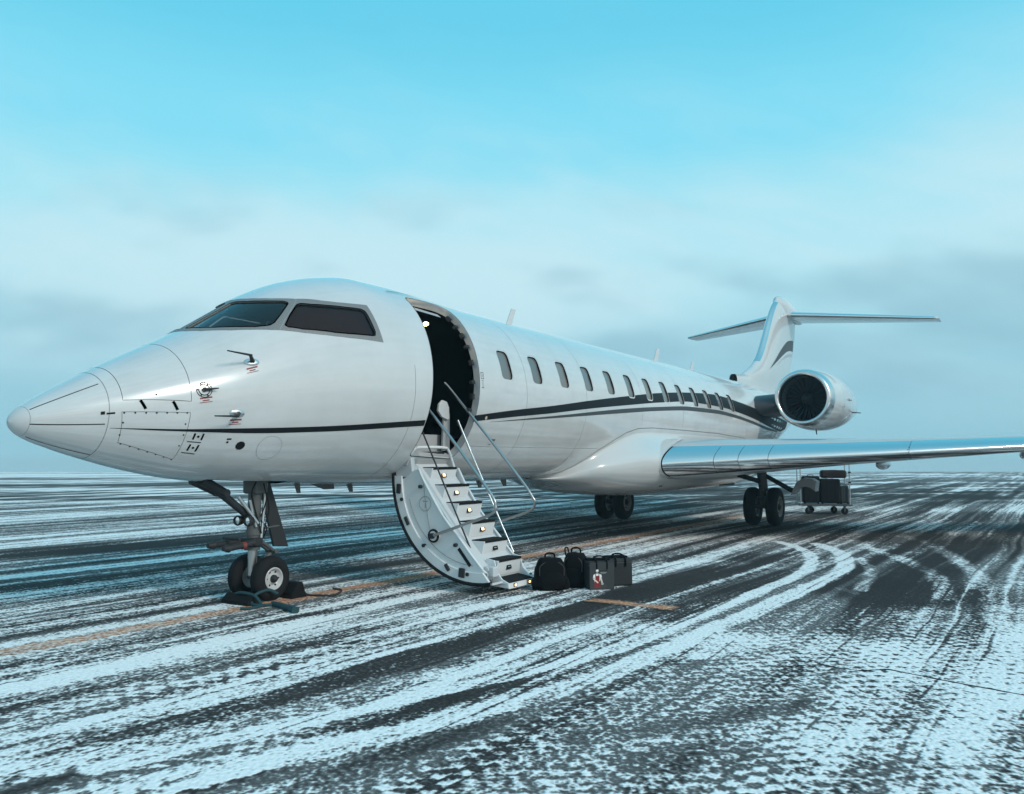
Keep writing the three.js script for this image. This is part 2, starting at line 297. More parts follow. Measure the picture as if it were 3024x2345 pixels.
// worn orange-yellow paint: the taxi line under the nose wheel and a short stop bar
function paintStrip(name, a0, l0, a1, l1, w, W, H, label) {
  const dx = a1 - a0, dl = l1 - l0, len = Math.hypot(dx, dl), nx = -dl / len, nl = dx / len;
  const at = (u, v) => { const a = a0 + dx * u + nx * (v - 0.5) * w, l = l0 + dl * u + nl * (v - 0.5) * w; return [toX(a, l), toZ(a, l)]; };
  const pos = [], uv = []; const P = (u, v) => { const [X, Z] = at(u, v); pos.push(X, 0.004, -Z); uv.push(u, v); };
  P(0, 0); P(1, 0); P(1, 1); P(0, 0); P(1, 1); P(0, 1);
  const edge = (u, v) => { const n = 0.14 * noise(u * len * 2.3, v * 3 + a0) + 0.16 * noise(u * len * 9, v * 6) + 0.14 * noise(u * len * 24, v * 14); const d = Math.min(v, 1 - v) + n; return smooth(0.08, 0.32, d) * smooth(0, 0.06, u + n * 0.3) * smooth(0, 0.06, 1 - u + n * 0.3); };
  const m = part(name, tris(pos, null, uv), groundMaterial(W, H, at, len / W, edge, 0), scene);
  structure(m, label, 'paint line'); return m;
}
paintStrip('taxi_line', -3, 0.27, 21, 0.62, 0.46, 2048, 64, 'worn orange taxi line running under the nose wheel');
paintStrip('stop_bar', 5.09, 3.36, 5.09, 4.5, 0.36, 160, 64, 'short worn orange bar painted right of the bags');

// ------------------------------------------------------------------ materials of the jet
// faint grime and skin waviness, laid out in metres along the hull
const grime = dataTex(1024, 512, (i, j) => { const x = i / 1024, y = j / 512, w = (fx, fy, o) => { const t = x; return noise(t * fx, y * fy + o) * (1 - t) + noise((t - 1) * fx, y * fy + o) * t; }; const v = 0.965 + 0.035 * w(22, 8, 3) + 0.015 * w(70, 40, 9) + 0.03 * w(7, 60, 20) - 0.03 * smooth(0.2, 0.5, w(12, 9, 55)); const c = Math.round(clamp(v, 0, 1) * 255); return [c, c, Math.round(c * 0.997)]; }, true);
grime.repeat.set(1 / 7.3, 1 / 4.23);
const wavy = dataTex(512, 512, (i, j) => { const v = 128 + 90 * noise(i / 512 * 16, j / 512 * 16); const c = clamp(Math.round(v), 0, 255); return [c, c, c]; });
wavy.repeat.set(1 / 6, 1 / 6);
const white = phy([0.575, 0.575, 0.58], 0.22, { map: grime, bumpMap: wavy, bumpScale: 0.0016, clearcoat: 0.8, clearcoatRoughness: 0.07 });
const greyPaint = phy([0.36, 0.37, 0.38], 0.4, { clearcoat: 0.4, clearcoatRoughness: 0.2 });
const wingGrey = phy([0.42, 0.43, 0.44], 0.32, { clearcoat: 0.6, clearcoatRoughness: 0.12 });
const capGrey = std([0.52, 0.515, 0.515], 0.5);
const stripeBlack = phy([0.007, 0.008, 0.01], 0.5, { specularIntensity: 0.35 });
const stripeGrey = phy([0.05, 0.053, 0.06], 0.45, { specularIntensity: 0.5 });
const line = std([0.27, 0.275, 0.28], 0.7);
const fineLine = std([0.43, 0.435, 0.44], 0.5);
const ink = phy([0.01, 0.01, 0.012], 0.7, { specularIntensity: 0.3 });
const redInk = std([0.22, 0.03, 0.03], 0.6);
const polished = std([0.7, 0.7, 0.7], 0.13, 1);
const lipMetal = std([0.7, 0.7, 0.7], 0.24, 1);
const brushed = std([0.62, 0.62, 0.62], 0.34, 1);
const steel = std([0.42, 0.42, 0.42], 0.34, 1);
const gearGrey = phy([0.085, 0.088, 0.088], 0.5, { specularIntensity: 0.6 });
const gearDark = phy([0.025, 0.026, 0.028], 0.55, { specularIntensity: 0.5 });
const rubber = phy([0.012, 0.012, 0.013], 0.8, { specularIntensity: 0.3 });
const rimGrey = phy([0.42, 0.42, 0.42], 0.4, { clearcoat: 0.3 });
const dark = phy([0.012, 0.012, 0.013], 0.85, { specularIntensity: 0.3 });
const lining = phy([0.022, 0.02, 0.019], 0.95, { specularIntensity: 0.3 });  // near-black colour paints in the darkness of the unlit cabin
const jamb = phy([0.36, 0.36, 0.365], 0.45);
const stairWhite = phy([0.66, 0.67, 0.68], 0.42, { clearcoat: 0.3, clearcoatRoughness: 0.3 });
const stairGrey = phy([0.5, 0.51, 0.52], 0.5);
const pad = phy([0.01, 0.01, 0.011], 0.9, { specularIntensity: 0.3 });
const glowWarm = std([0.9, 0.7, 0.45], 0.5, 0, { emissive: col(1, 0.62, 0.28), emissiveIntensity: 2.6 });
const frameMetal = std([0.2, 0.19, 0.185], 0.45, 0.2);
const glassFront = phy([0.42, 0.47, 0.48], 0.02, { transmission: 1, thickness: 0, ior: 1.5 });
const glassSide = phy([0.5, 0.42, 0.4], 0.02, { specularIntensity: 0.55, specularColor: new THREE.Color(1, 0.82, 0.74), transmission: 1, thickness: 0, ior: 1.5 });
const blinds = [[0.13, 0.115, 0.105], [0.12, 0.118, 0.118], [0.15, 0.122, 0.105], [0.11, 0.1, 0.095]].map((c) => phy(c, 0.5, { clearcoat: 1, clearcoatRoughness: 0.04 }));

// ------------------------------------------------------------------ the business jet
const jet = group('private_jet'); jet.position.set(JX, 0, -JZ); jet.rotation.y = Math.PI / 2 - TH;
tag(jet, 'white business jet with black side stripe parked with its airstair down', 'jet');

// hull sections: top, bottom, half width, height of greatest width
const ST = [0, 0.03, 0.12, 0.3, 0.7, 1.2, 1.7, 2.2, 2.7, 3.2, 3.7, 4.2, 4.8, 5.6, 6.6, 9, 17, 19, 21, 23, 25, 27, 29.2];
const hT = pchip(ST, [2.045, 2.11, 2.195, 2.319, 2.557, 2.821, 3.076, 3.382, 3.692, 3.914, 4.056, 4.134, 4.137, 4.1, 4.062, 4.045, 4.02, 4.02, 4.02, 3.99, 3.93, 3.85, 3.7]);
const hB = pchip(ST, [2.035, 1.975, 1.904, 1.827, 1.699, 1.57, 1.477, 1.424, 1.399, 1.385, 1.365, 1.346, 1.332, 1.325, 1.311, 1.311, 1.311, 1.36, 1.52, 1.84, 2.28, 2.75, 3.25]);
const hW = pchip(ST, [0.005, 0.085, 0.19, 0.3, 0.48, 0.68, 0.85, 0.985, 1.095, 1.175, 1.235, 1.28, 1.315, 1.34, 1.345, 1.345, 1.345, 1.33, 1.26, 1.08, 0.8, 0.5, 0.2]);
const hM = pchip(ST, [2.04, 2.05, 2.07, 2.1, 2.16, 2.24, 2.33, 2.42, 2.5, 2.56, 2.6, 2.63, 2.65, 2.656, 2.656, 2.656, 2.656, 2.68, 2.78, 2.96, 3.16, 3.35, 3.5]);
const raw = (a, ph) => { const s = Math.sin(ph * R), m = hM(a); return [a, s > 0 ? m + (hT(a) - m) * s : m + (m - hB(a)) * s, hW(a) * Math.cos(ph * R)]; };
function hull(a, ph, off = 0) {                              // point and outward normal at station a, angle ph (degrees, 0 = left side, 90 = top)
  const e = 0.004, a0 = Math.max(0.0005, a - e), p = raw(a, ph), u0 = raw(a0, ph), u1 = raw(a + e, ph), v0 = raw(a, ph - 0.3), v1 = raw(a, ph + 0.3);
  const ux = u1[0] - u0[0], uy = u1[1] - u0[1], uz = u1[2] - u0[2], vx = v1[0] - v0[0], vy = v1[1] - v0[1], vz = v1[2] - v0[2];
  let nx = uz * vy - uy * vz, ny = ux * vz - uz * vx, nz = uy * vx - ux * vy; let k = Math.hypot(nx, ny, nz) || 1; nx /= k; ny /= k; nz /= k;
  if (ny * (p[1] - hM(a)) + nz * p[2] < 0) { nx = -nx; ny = -ny; nz = -nz; }
  return { p: [p[0] + nx * off, p[1] + ny * off, p[2] + nz * off], n: [nx, ny, nz] };
}
const phiOf = (a, y) => { const m = hM(a), k = (y - m) / (y > m ? hT(a) - m : m - hB(a)); return Math.asin(clamp(k, -1, 1)) / R; };
// polygons in (a, ph)
function convex(pts) {
  const p = pts.slice().sort((q, w) => q[0] - w[0] || q[1] - w[1]), cr = (o, b, c) => (b[0] - o[0]) * (c[1] - o[1]) - (b[1] - o[1]) * (c[0] - o[0]), lo = [], up = [];
  for (const q of p) { while (lo.length > 1 && cr(lo[lo.length - 2], lo[lo.length - 1], q) <= 0) lo.pop(); lo.push(q); }
  for (const q of p.reverse()) { while (up.length > 1 && cr(up[up.length - 2], up[up.length - 1], q) <= 0) up.pop(); up.push(q); }
  return lo.slice(0, -1).concat(up.slice(0, -1));            // counter-clockwise
}
function rounded(pts, r, n = 5, k = 0.0235) {                // rounds corners; r in metres, k = metres per degree of ph
  const P = convex(pts).map(([a, p]) => [a, p * k]), out = [];
  for (let i = 0; i < P.length; i++) {
    const A = P[(i + P.length - 1) % P.length], B = P[i], C = P[(i + 1) % P.length];
    const ab = Math.hypot(A[0] - B[0], A[1] - B[1]), cb = Math.hypot(C[0] - B[0], C[1] - B[1]), d = Math.min(r, ab * 0.48, cb * 0.48);
    const p0 = [B[0] + (A[0] - B[0]) / ab * d, B[1] + (A[1] - B[1]) / ab * d], p1 = [B[0] + (C[0] - B[0]) / cb * d, B[1] + (C[1] - B[1]) / cb * d];
    for (let q = 0; q <= n; q++) { const t = q / n; out.push([(1 - t) ** 2 * p0[0] + 2 * t * (1 - t) * B[0] + t * t * p1[0], ((1 - t) ** 2 * p0[1] + 2 * t * (1 - t) * B[1] + t * t * p1[1]) / k]); }
  }
  return convex(out);
}
const mirror = (poly) => poly.map(([a, p]) => [a, 180 - p]).reverse();
function half(poly, P, Q, keep) {
  const out = [], s = (v) => ((Q[0] - P[0]) * (v[1] - P[1]) - (Q[1] - P[1]) * (v[0] - P[0])) * keep;
  for (let i = 0; i < poly.length; i++) {
    const A = poly[i], B = poly[(i + 1) % poly.length], sa = s(A), sb = s(B);
    if (sa >= 0) out.push(A);
    if ((sa > 0 && sb < 0) || (sa < 0 && sb > 0)) { const t = sa / (sa - sb); out.push([A[0] + (B[0] - A[0]) * t, A[1] + (B[1] - A[1]) * t]); }
  }
  return out.length > 2 ? out : null;
}
const bounds = (p) => [Math.min(...p.map((q) => q[0])), Math.max(...p.map((q) => q[0])), Math.min(...p.map((q) => q[1])), Math.max(...p.map((q) => q[1]))];
function minus(polys, hole) {
  const hb = hole.b ?? (hole.b = bounds(hole)), out = [];
  for (const poly of polys) {
    const b = bounds(poly); if (b[0] >= hb[1] || b[1] <= hb[0] || b[2] >= hb[3] || b[3] <= hb[2]) { out.push(poly); continue; }
    let rem = poly; const pieces = [];
    for (let i = 0; i < hole.length && rem; i++) { const o = half(rem, hole[i], hole[(i + 1) % hole.length], -1); if (o) pieces.push(o); rem = half(rem, hole[i], hole[(i + 1) % hole.length], 1); }
    if (rem) out.push(...pieces); else out.push(poly);
  }
  return out;
}
function within(poly, area) { let r = poly; for (let i = 0; i < area.length && r; i++) r = half(r, area[i], area[(i + 1) % area.length], 1); return r; }
function emit(polys, off) {
  const pos = [], nor = [], uv = [];
  for (const poly of polys) {
    const v = poly.map(([a, p]) => ({ ...hull(a, p, off), a, ph: p }));
    for (let i = 1; i < v.length - 1; i++) for (const q of [v[0], v[i], v[i + 1]]) { pos.push(...q.p); nor.push(...q.n); uv.push(q.a, q.ph * 0.0235); }
  }
  // face winding to agree with the outward normal
  for (let i = 0; i < pos.length; i += 9) {
    const ax = pos[i + 3] - pos[i], ay = pos[i + 4] - pos[i + 1], az = pos[i + 5] - pos[i + 2], bx = pos[i + 6] - pos[i], by = pos[i + 7] - pos[i + 1], bz = pos[i + 8] - pos[i + 2];
    if ((ay * bz - az * by) * nor[i] + (az * bx - ax * bz) * nor[i + 1] + (ax * by - ay * bx) * nor[i + 2] < 0) {
      for (let q = 0; q < 3; q++) { let t = pos[i + 3 + q]; pos[i + 3 + q] = pos[i + 6 + q]; pos[i + 6 + q] = t; t = nor[i + 3 + q]; nor[i + 3 + q] = nor[i + 6 + q]; nor[i + 6 + q] = t; }
      const o = i / 3 * 2; for (let q = 0; q < 2; q++) { const t = uv[o + 2 + q]; uv[o + 2 + q] = uv[o + 4 + q]; uv[o + 4 + q] = t; }
    }
  }
  return tris(pos, nor, uv);
}
function steps(a, b, n) { return Array.from({ length: n + 1 }, (_, i) => a + (b - a) * i / n); }
function skin(aa, pp, { area, holes = [], off = 0 } = {}) {
  let polys = [];
  for (let i = 0; i < aa.length - 1; i++) for (let j = 0; j < pp.length - 1; j++) {
    let q = [[aa[i], pp[j]], [aa[i + 1], pp[j]], [aa[i + 1], pp[j + 1]], [aa[i], pp[j + 1]]];
    if (area) { q = within(q, area); if (!q) continue; }
    let set = [q]; for (const h of holes) set = minus(set, h); polys.push(...set);
  }
  return emit(polys, off);
}
function reveal(outline, o0, o1) {                           // wall of an opening between two depths
  const n = outline.length, pos = [];
  const dense = []; for (let i = 0; i < n; i++) { const A = outline[i], B = outline[(i + 1) % n], k = Math.max(1, Math.ceil(Math.hypot(A[0] - B[0], (A[1] - B[1]) * 0.0235) / 0.06)); for (let q = 0; q < k; q++) dense.push([A[0] + (B[0] - A[0]) * q / k, A[1] + (B[1] - A[1]) * q / k]); }
  const m = dense.length;
  for (let i = 0; i < m; i++) { const A = dense[i], B = dense[(i + 1) % m], a0 = hull(...A, o0).p, a1 = hull(...A, o1).p, b0 = hull(...B, o0).p, b1 = hull(...B, o1).p; pos.push(...a0, ...b0, ...a1, ...b0, ...b1, ...a1); }
  return tris(pos);
}
function pane(outline, off, rings = 5) {
  const c = [0, 0]; for (const q of outline) { c[0] += q[0] / outline.length; c[1] += q[1] / outline.length; }
  const at = (q, t) => [c[0] + (q[0] - c[0]) * t, c[1] + (q[1] - c[1]) * t], polys = [], n = outline.length;
  for (let k = 0; k < rings; k++) for (let i = 0; i < n; i++) { const A = outline[i], B = outline[(i + 1) % n], t0 = k / rings, t1 = (k + 1) / rings; polys.push(k ? [at(A, t0), at(A, t1), at(B, t1), at(B, t0)] : [c, at(A, t1), at(B, t1)]); }
  return emit(polys, off);
}
function ribbon(pts, w, off = 0.002, n = 24) {               // thin band lying on the hull along (a, ph) points
  const d = []; for (let i = 0; i < pts.length - 1; i++) for (let q = 0; q < n; q++) d.push([pts[i][0] + (pts[i + 1][0] - pts[i][0]) * q / n, pts[i][1] + (pts[i + 1][1] - pts[i][1]) * q / n]);
  d.push(pts[pts.length - 1]);
  const h = d.map((q) => hull(...q, off)), pos = [], nor = [];
  const side = h.map((q, i) => { const a = h[Math.max(0, i - 1)].p, b = h[Math.min(h.length - 1, i + 1)].p; const t = V(b[0] - a[0], b[1] - a[1], b[2] - a[2]).normalize().cross(V(...q.n)).multiplyScalar(w / 2); return [[q.p[0] + t.x, q.p[1] + t.y, q.p[2] + t.z], [q.p[0] - t.x, q.p[1] - t.y, q.p[2] - t.z]]; });
  for (let i = 0; i < h.length - 1; i++) { pos.push(...side[i][0], ...side[i][1], ...side[i + 1][0], ...side[i][1], ...side[i + 1][1], ...side[i + 1][0]); nor.push(...h[i].n, ...h[i].n, ...h[i + 1].n, ...h[i].n, ...h[i + 1].n, ...h[i + 1].n); }
  return tris(pos, nor);
}
const decal = (a, y, w, h, off = 0.0025) => { const p = phiOf(a, y), dp = h / 2 / 0.0235 * (1.345 / Math.max(0.4, hW(a))) ; return skin(steps(a - w / 2, a + w / 2, 2), steps(p - dp, p + dp, 2), { off }); };
const AY = (list) => list.map(([a, y]) => [a, phiOf(a, y)]);
function dot(a, y, r = 0.008, off = 0.002) { const q = hull(a, phiOf(a, y), off), g = new THREE.CircleGeometry(r, 10); g.applyQuaternion(new THREE.Quaternion().setFromUnitVectors(V(0, 0, 1), V(...q.n))); g.translate(...q.p); return g; }

// openings
const doorHole = rounded([[4.66, -44], [5.58, -46.5], [5.64, -42], [5.66, -15], [5.7, 10], [5.74, 33], [5.8, 50], [5.8, 58], [5.72, 62.5], [5.6, 63.5], [4.84, 58], [4.8, 55], [4.74, 25], [4.69, 0], [4.65, -25]], 0.05);
// cockpit glazing: lower and upper edges of frame and pane over a
const glazing = [
  { frame: [[[1.75, 89.6], [1.757, 80], [1.825, 68.5], [1.925, 61], [2.035, 54], [2.12, 50.5], [2.21, 47], [2.3, 44], [2.39, 41], [2.485, 38.2], [2.605, 44], [2.735, 49], [2.895, 55.5], [2.912, 57.4]], [[1.75, 89.6], [2.52, 89.6], [2.54, 79.5], [2.6, 72], [2.685, 66], [2.795, 61.5], [2.85, 59.5], [2.912, 57.4]]],
    pane: [[[1.822, 86], [1.828, 83], [1.87, 73], [1.945, 65], [2.045, 58.5], [2.155, 52.7], [2.27, 48], [2.39, 44.9], [2.43, 44.4], [2.485, 45], [2.625, 49.6], [2.775, 55], [2.788, 56.4]], [[1.822, 86], [1.84, 86.6], [2.42, 87.2], [2.445, 85], [2.485, 75.5], [2.57, 68], [2.665, 62.5], [2.765, 58.6], [2.788, 56.4]]], fill: 'front' },
  { frame: [[[2.49, 38.2], [2.58, 35.5], [2.75, 31.5], [2.935, 28.5], [3.135, 26], [3.36, 24], [3.605, 22.5], [3.862, 21]], [[2.49, 38.2], [2.61, 44], [2.74, 49], [2.9, 55.5], [2.917, 57.3], [2.975, 56], [3.045, 54.5], [3.21, 50.5], [3.4, 47.5], [3.61, 45.5], [3.84, 44], [3.862, 21]]],
    pane: [[[2.575, 40.2], [2.6, 38.2], [2.76, 34], [2.95, 31], [3.155, 28.2], [3.335, 26.7], [3.53, 25.6], [3.71, 24.8], [3.752, 25], [3.772, 27]], [[2.575, 40.2], [2.695, 46], [2.83, 51], [2.87, 52.2], [2.92, 52.2], [3.04, 49.2], [3.215, 46.4], [3.47, 43.2], [3.7, 41.2], [3.745, 39.8], [3.755, 38], [3.772, 27]]], fill: 'side' },
];
const outlineOf = ([lo, up]) => [...lo, ...up.slice(1, -1).reverse()];
function slices([lo, up]) {                                  // the region between two edges as convex pieces
  const f = (c, a) => { let k = 0; while (k < c.length - 2 && a > c[k + 1][0]) k++; const t = (a - c[k][0]) / ((c[k + 1][0] - c[k][0]) || 1); return c[k][1] + (c[k + 1][1] - c[k][1]) * clamp(t, 0, 1); };
  const aa = [...new Set([...lo, ...up].map((q) => q[0]))].sort((p, q) => p - q), out = [];
  for (let i = 0; i < aa.length - 1; i++) { const q = convex([[aa[i], f(lo, aa[i])], [aa[i + 1], f(lo, aa[i + 1])], [aa[i + 1], f(up, aa[i + 1])], [aa[i], f(up, aa[i])]]); if (q.length > 2) out.push(q); }
  return out;
}
const glazingHoles = glazing.flatMap((g) => slices(g.frame));
const winA = Array.from({ length: 13 }, (_, i) => 6.476 + i * 0.889);
const winHole = (a) => rounded([[a - 0.145, phiOf(a, 2.872)], [a + 0.145, phiOf(a, 2.872)], [a + 0.145, phiOf(a, 3.312)], [a - 0.145, phiOf(a, 3.312)]], 0.085, 6);
const winHoles = winA.map(winHole);
const grow = (poly, d) => { const c = [0, 0]; for (const q of poly) { c[0] += q[0] / poly.length; c[1] += q[1] / poly.length; } return poly.map(([a, p]) => { const u = a - c[0], v = (p - c[1]) * 0.0235, k = (Math.hypot(u, v) + d) / Math.hypot(u, v); return [c[0] + u * k, c[1] + v * k / 0.0235]; }); };
const bothSides = (list) => list.concat(list.map(mirror));
const bayHoles = [[[2.02, -90.001], [3.16, -90.001], [3.16, -76], [2.02, -76]], [[2.02, 256], [3.16, 256], [3.16, 270.001], [2.02, 270.001]]];
const hullHoles = [doorHole, ...bayHoles, ...bothSides([...glazingHoles, ...winHoles.map((w) => grow(w, 0.022))])];
const fuselage = part('fuselage', skin([...steps(0.7, 9, 118), ...steps(9.2, 29.2, 100)], steps(-90, 270, 120), { holes: hullHoles }), white, jet);
part('radome', skin(steps(0.11, 0.694, 16), steps(-90, 270, 120)), white, jet);
part('nose_cap', skin([0.0005, 0.004, 0.012, 0.03, 0.05, 0.08, 0.108], steps(-90, 270, 60)), capGrey, jet);
part('radome_seam', skin([0.694, 0.7], steps(-90, 270, 120), { off: -0.004 }), line, jet);
part('tail_cap', lathe([[0.001, 0.35], [0.1, 0.3], [0.2, 0.02], [0.21, 0]], 24, 'a').translate(29.19, 3.48, 0), capGrey, jet);

// cockpit glazing, both sides
for (const gz of glazing) for (const s of [0, 1]) {
  const mir = (p) => (s ? mirror(p) : p), P = mir(outlineOf(gz.pane)), holes = slices(gz.pane).map(mir), w = group('cockpit_window', jet);
  const plate = slices(gz.frame).map(mir).map((q) => { const b = bounds(q); return skin(steps(b[0], b[1], 2), steps(b[2], b[3], 10), { area: q, holes, off: 0.0015 }); });
  part('frame', [...plate, reveal(P, 0.0015, -0.03)], frameMetal, w);
  part('seal', ribbon([...P, P[0]], 0.016, 0.004, 4), rubber, w);
  part('pane', pane(P, -0.012), gz.fill === 'front' ? glassFront : glassSide, w);
  if (gz.fill === 'side') part('sun_shade', pane(P, -0.05), std([0.06, 0.032, 0.028], 0.8), w);
  const riv = [], F = mir(outlineOf(gz.frame)), cc = bounds(P), cx = (cc[0] + cc[1]) / 2, cy = (cc[2] + cc[3]) / 2;
  for (let i = 0; i < F.length; i++) { const A = F[i], B = F[(i + 1) % F.length], n = Math.max(1, Math.round(Math.hypot(A[0] - B[0], (A[1] - B[1]) * 0.0235) / 0.05)); for (let q = 0; q < n; q++) { const x = A[0] + (B[0] - A[0]) * (q + 0.5) / n, y = A[1] + (B[1] - A[1]) * (q + 0.5) / n, h = hull(x + (cx - x) * 0.04, y + (cy - y) * 0.06, 0.003), g = new THREE.CircleGeometry(0.006, 6); g.applyQuaternion(new THREE.Quaternion().setFromUnitVectors(V(0, 0, 1), V(...h.n))); g.translate(...h.p); riv.push(g); } }
  const rv = part('rivets', riv, steel, w); rv.userData.kind = 'stuff';
}
// cabin windows: pane with its blind down, in a white surround
for (const s of [0, 1]) for (const h0 of winHoles) {
  const h = s ? mirror(h0) : h0, g = grow(h, 0.022), b = bounds(g), w = group('cabin_window', jet);
  part('frame', [skin(steps(b[0] - 0.001, b[1] + 0.001, 3), steps(b[2] - 0.1, b[3] + 0.1, 8), { area: g, holes: [h], off: -0.002 })], white, w);
  part('seal', reveal(h, -0.002, -0.028), dark, w);
  part('pane', pane(h, -0.026, 3), blinds[(winHoles.indexOf(h0) * 7 + s) % 4], w);
}
// cabin and cockpit seen through the openings
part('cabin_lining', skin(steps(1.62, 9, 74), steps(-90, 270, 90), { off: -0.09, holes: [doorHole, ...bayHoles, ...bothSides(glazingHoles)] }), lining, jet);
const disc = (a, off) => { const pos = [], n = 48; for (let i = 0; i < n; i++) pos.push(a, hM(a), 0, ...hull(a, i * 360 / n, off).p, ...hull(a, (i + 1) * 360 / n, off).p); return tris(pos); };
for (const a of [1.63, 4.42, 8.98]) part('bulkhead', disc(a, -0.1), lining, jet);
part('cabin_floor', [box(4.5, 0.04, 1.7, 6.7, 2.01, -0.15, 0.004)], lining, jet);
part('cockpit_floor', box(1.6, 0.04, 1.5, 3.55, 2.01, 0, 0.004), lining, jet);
part('instrument_panel', [plateAY([[2.02, 2.86], [2.3, 2.98], [2.5, 2.98], [2.56, 2.92], [2.5, 2.3], [2.02, 2.3]], -0.6, 0.6, 0.02)], dark, jet);
for (const s of [-1, 1]) { const p = group('pilot_seat', jet); part('backrest', box(0.13, 0.72, 0.5, 3.5, 2.78, s * 0.5, 0.05, [0, 0, -0.12]), lining, p); part('headrest', box(0.1, 0.2, 0.3, 3.55, 3.22, s * 0.5, 0.04), lining, p); part('seat', box(0.5, 0.14, 0.5, 3.22, 2.42, s * 0.5, 0.05), lining, p); }
{ const s = part('reading_lamp', [new THREE.SphereGeometry(0.018, 12, 8).translate(2.75, 3.3, -0.35)], glowWarm, jet); }

// doorway
const door = group('doorway', jet);
part('jamb', reveal(doorHole, 0, -0.1), jamb, door);
part('door_seal', [skin(steps(4.6, 5.85, 40), steps(-50, 66, 60), { area: grow(doorHole, 0.014), holes: [doorHole], off: 0.002 })], rubber, door);
for (const [ph, k] of [[52, 0], [44, 1], [36, 0], [28, 1], [17, 0], [5, 1], [-4, 0], [-13, 1]]) {
  const a = 5.79 - 0.0023 * Math.max(0, 52 - ph) - 0.02, q = hull(Math.min(a, 5.72), ph, -0.075 - 0.012 * k), g = box(0.05 + 0.02 * k, 0.05 + 0.03 * (1 - k), 0.06, 0, 0, 0, 0.008); g.applyQuaternion(new THREE.Quaternion().setFromUnitVectors(V(0, 0, 1), V(...q.n))); g.translate(...q.p);
  part('latch', g, gearDark, door);
}
part('drip_rail', ribbon([[4.5, 61], [5.3, 66.5], [6.35, 70]], 0.014, 0.012), line, door);
part('header_trim', [skin(steps(4.8, 5.6, 14), steps(53.5, 57.5, 3), { off: -0.1 })], jamb, door);
part('sill_step', [plateLY([[0.3, 2.03], [0.74, 2.03], [0.74, 1.8], [0.82, 1.78], [0.92, 1.74], [0.86, 1.6], [0.3, 1.6]], 4.7, 5.6, 0.006)], jamb, door);
part('sill_lamp', box(0.09, 0.045, 0.012, 4.98, 1.93, 0.745, 0.004), glowWarm, door);
part('entry_lamp', [new THREE.SphereGeometry(0.04, 16, 10).scale(1, 0.7, 1).translate(5.0, 3.55, 0.93)], std([1, 0.85, 0.6], 0.5, 0, { emissive: col(1, 0.7, 0.36), emissiveIntensity: 9 }), door);
const lamp = new THREE.PointLight(new THREE.Color(1, 0.72, 0.42), 0.5, 0, 2); lamp.position.set(5.0, 3.48, 0.9); lamp.castShadow = true; jet.add(lamp);
part('assist_panel', [plateAY([[5.34, 2.36], [5.36, 2.46], [5.44, 2.52], [5.54, 2.5], [5.59, 2.42], [5.6, 2.26], [5.56, 2.24], [5.42, 2.28]], 0.86, 0.9, 0.01)], stairGrey, door);
part('jamb_panel', [plateAY([[5.52, 2.36], [5.66, 2.34], [5.66, 1.8], [5.5, 1.8]], 0.82, 0.86, 0.008)], greyPaint, door);

// livery
function stripeGeo(U, holesIn, n, from = U[0][0], to = U[U.length - 1][0]) {
  const up = pchip(U.map((q) => q[0]), U.map((q) => q[1])), lo = pchip(U.map((q) => q[0]), U.map((q) => q[2])), polys = [];
  const aa = steps(from, to, n);
  for (let i = 0; i < n; i++) for (let j = 0; j < 2; j++) {
    const f = (a, t) => [a, phiOf(a, lo(a) + (up(a) - lo(a)) * t)];
    let set = [convex([f(aa[i], j / 2), f(aa[i + 1], j / 2), f(aa[i + 1], (j + 1) / 2), f(aa[i], (j + 1) / 2)])];
    if (set[0].length < 3) continue;
    for (const h of holesIn) set = minus(set, h); polys.push(...set);
  }
  return [emit(polys, 0.0035), emit(polys.map((p) => p.map(([a, q]) => [a, 180 - q])), 0.0035)];
}
const grown = winHoles.map((w) => grow(w, 0.024));
{
  const front = [[0.72, 1.997, 1.995], [1.225, 1.997, 1.979], [1.97, 2.021, 1.971], [2.88, 2.064, 2.004], [4.28, 2.171, 2.099], [4.635, 2.2, 2.125]];
  const aft = [[5.665, 2.3, 2.216], [6.66, 2.422, 2.319], [7.76, 2.539, 2.42], [9.12, 2.703, 2.562], [10.8, 2.889, 2.715], [12.4, 3.049, 2.85], [14.3, 3.18, 2.958], [16.1, 3.245, 2.947], [17.7, 3.173, 2.86], [19, 3.08, 2.75], [20.5, 2.98, 2.6], [22.5, 2.9, 2.5], [24, 2.85, 2.62]];
  const second = [[6.07, 2.222, 2.22], [7.8, 2.376, 2.342], [10.75, 2.644, 2.562], [12.28, 2.75, 2.668], [14.1, 2.843, 2.75], [15.8, 2.855, 2.761], [17.45, 2.786, 2.704], [18.7, 2.697, 2.62], [20.5, 2.56, 2.49], [22, 2.5, 2.46]];
  for (const g of stripeGeo(front, [], 60)) part('front_stripe', g, stripeBlack, jet);
  const cut = [5.665, ...winA.slice(5), 24];
  for (let k = 0; k < cut.length - 1; k++) for (const g of stripeGeo(aft, grown, k ? 16 : 70, cut[k], cut[k + 1])) part('side_stripe', g, stripeBlack, jet);
  for (const g of stripeGeo(second, [], 120)) part('thin_stripe', g, stripeGrey, jet);
}
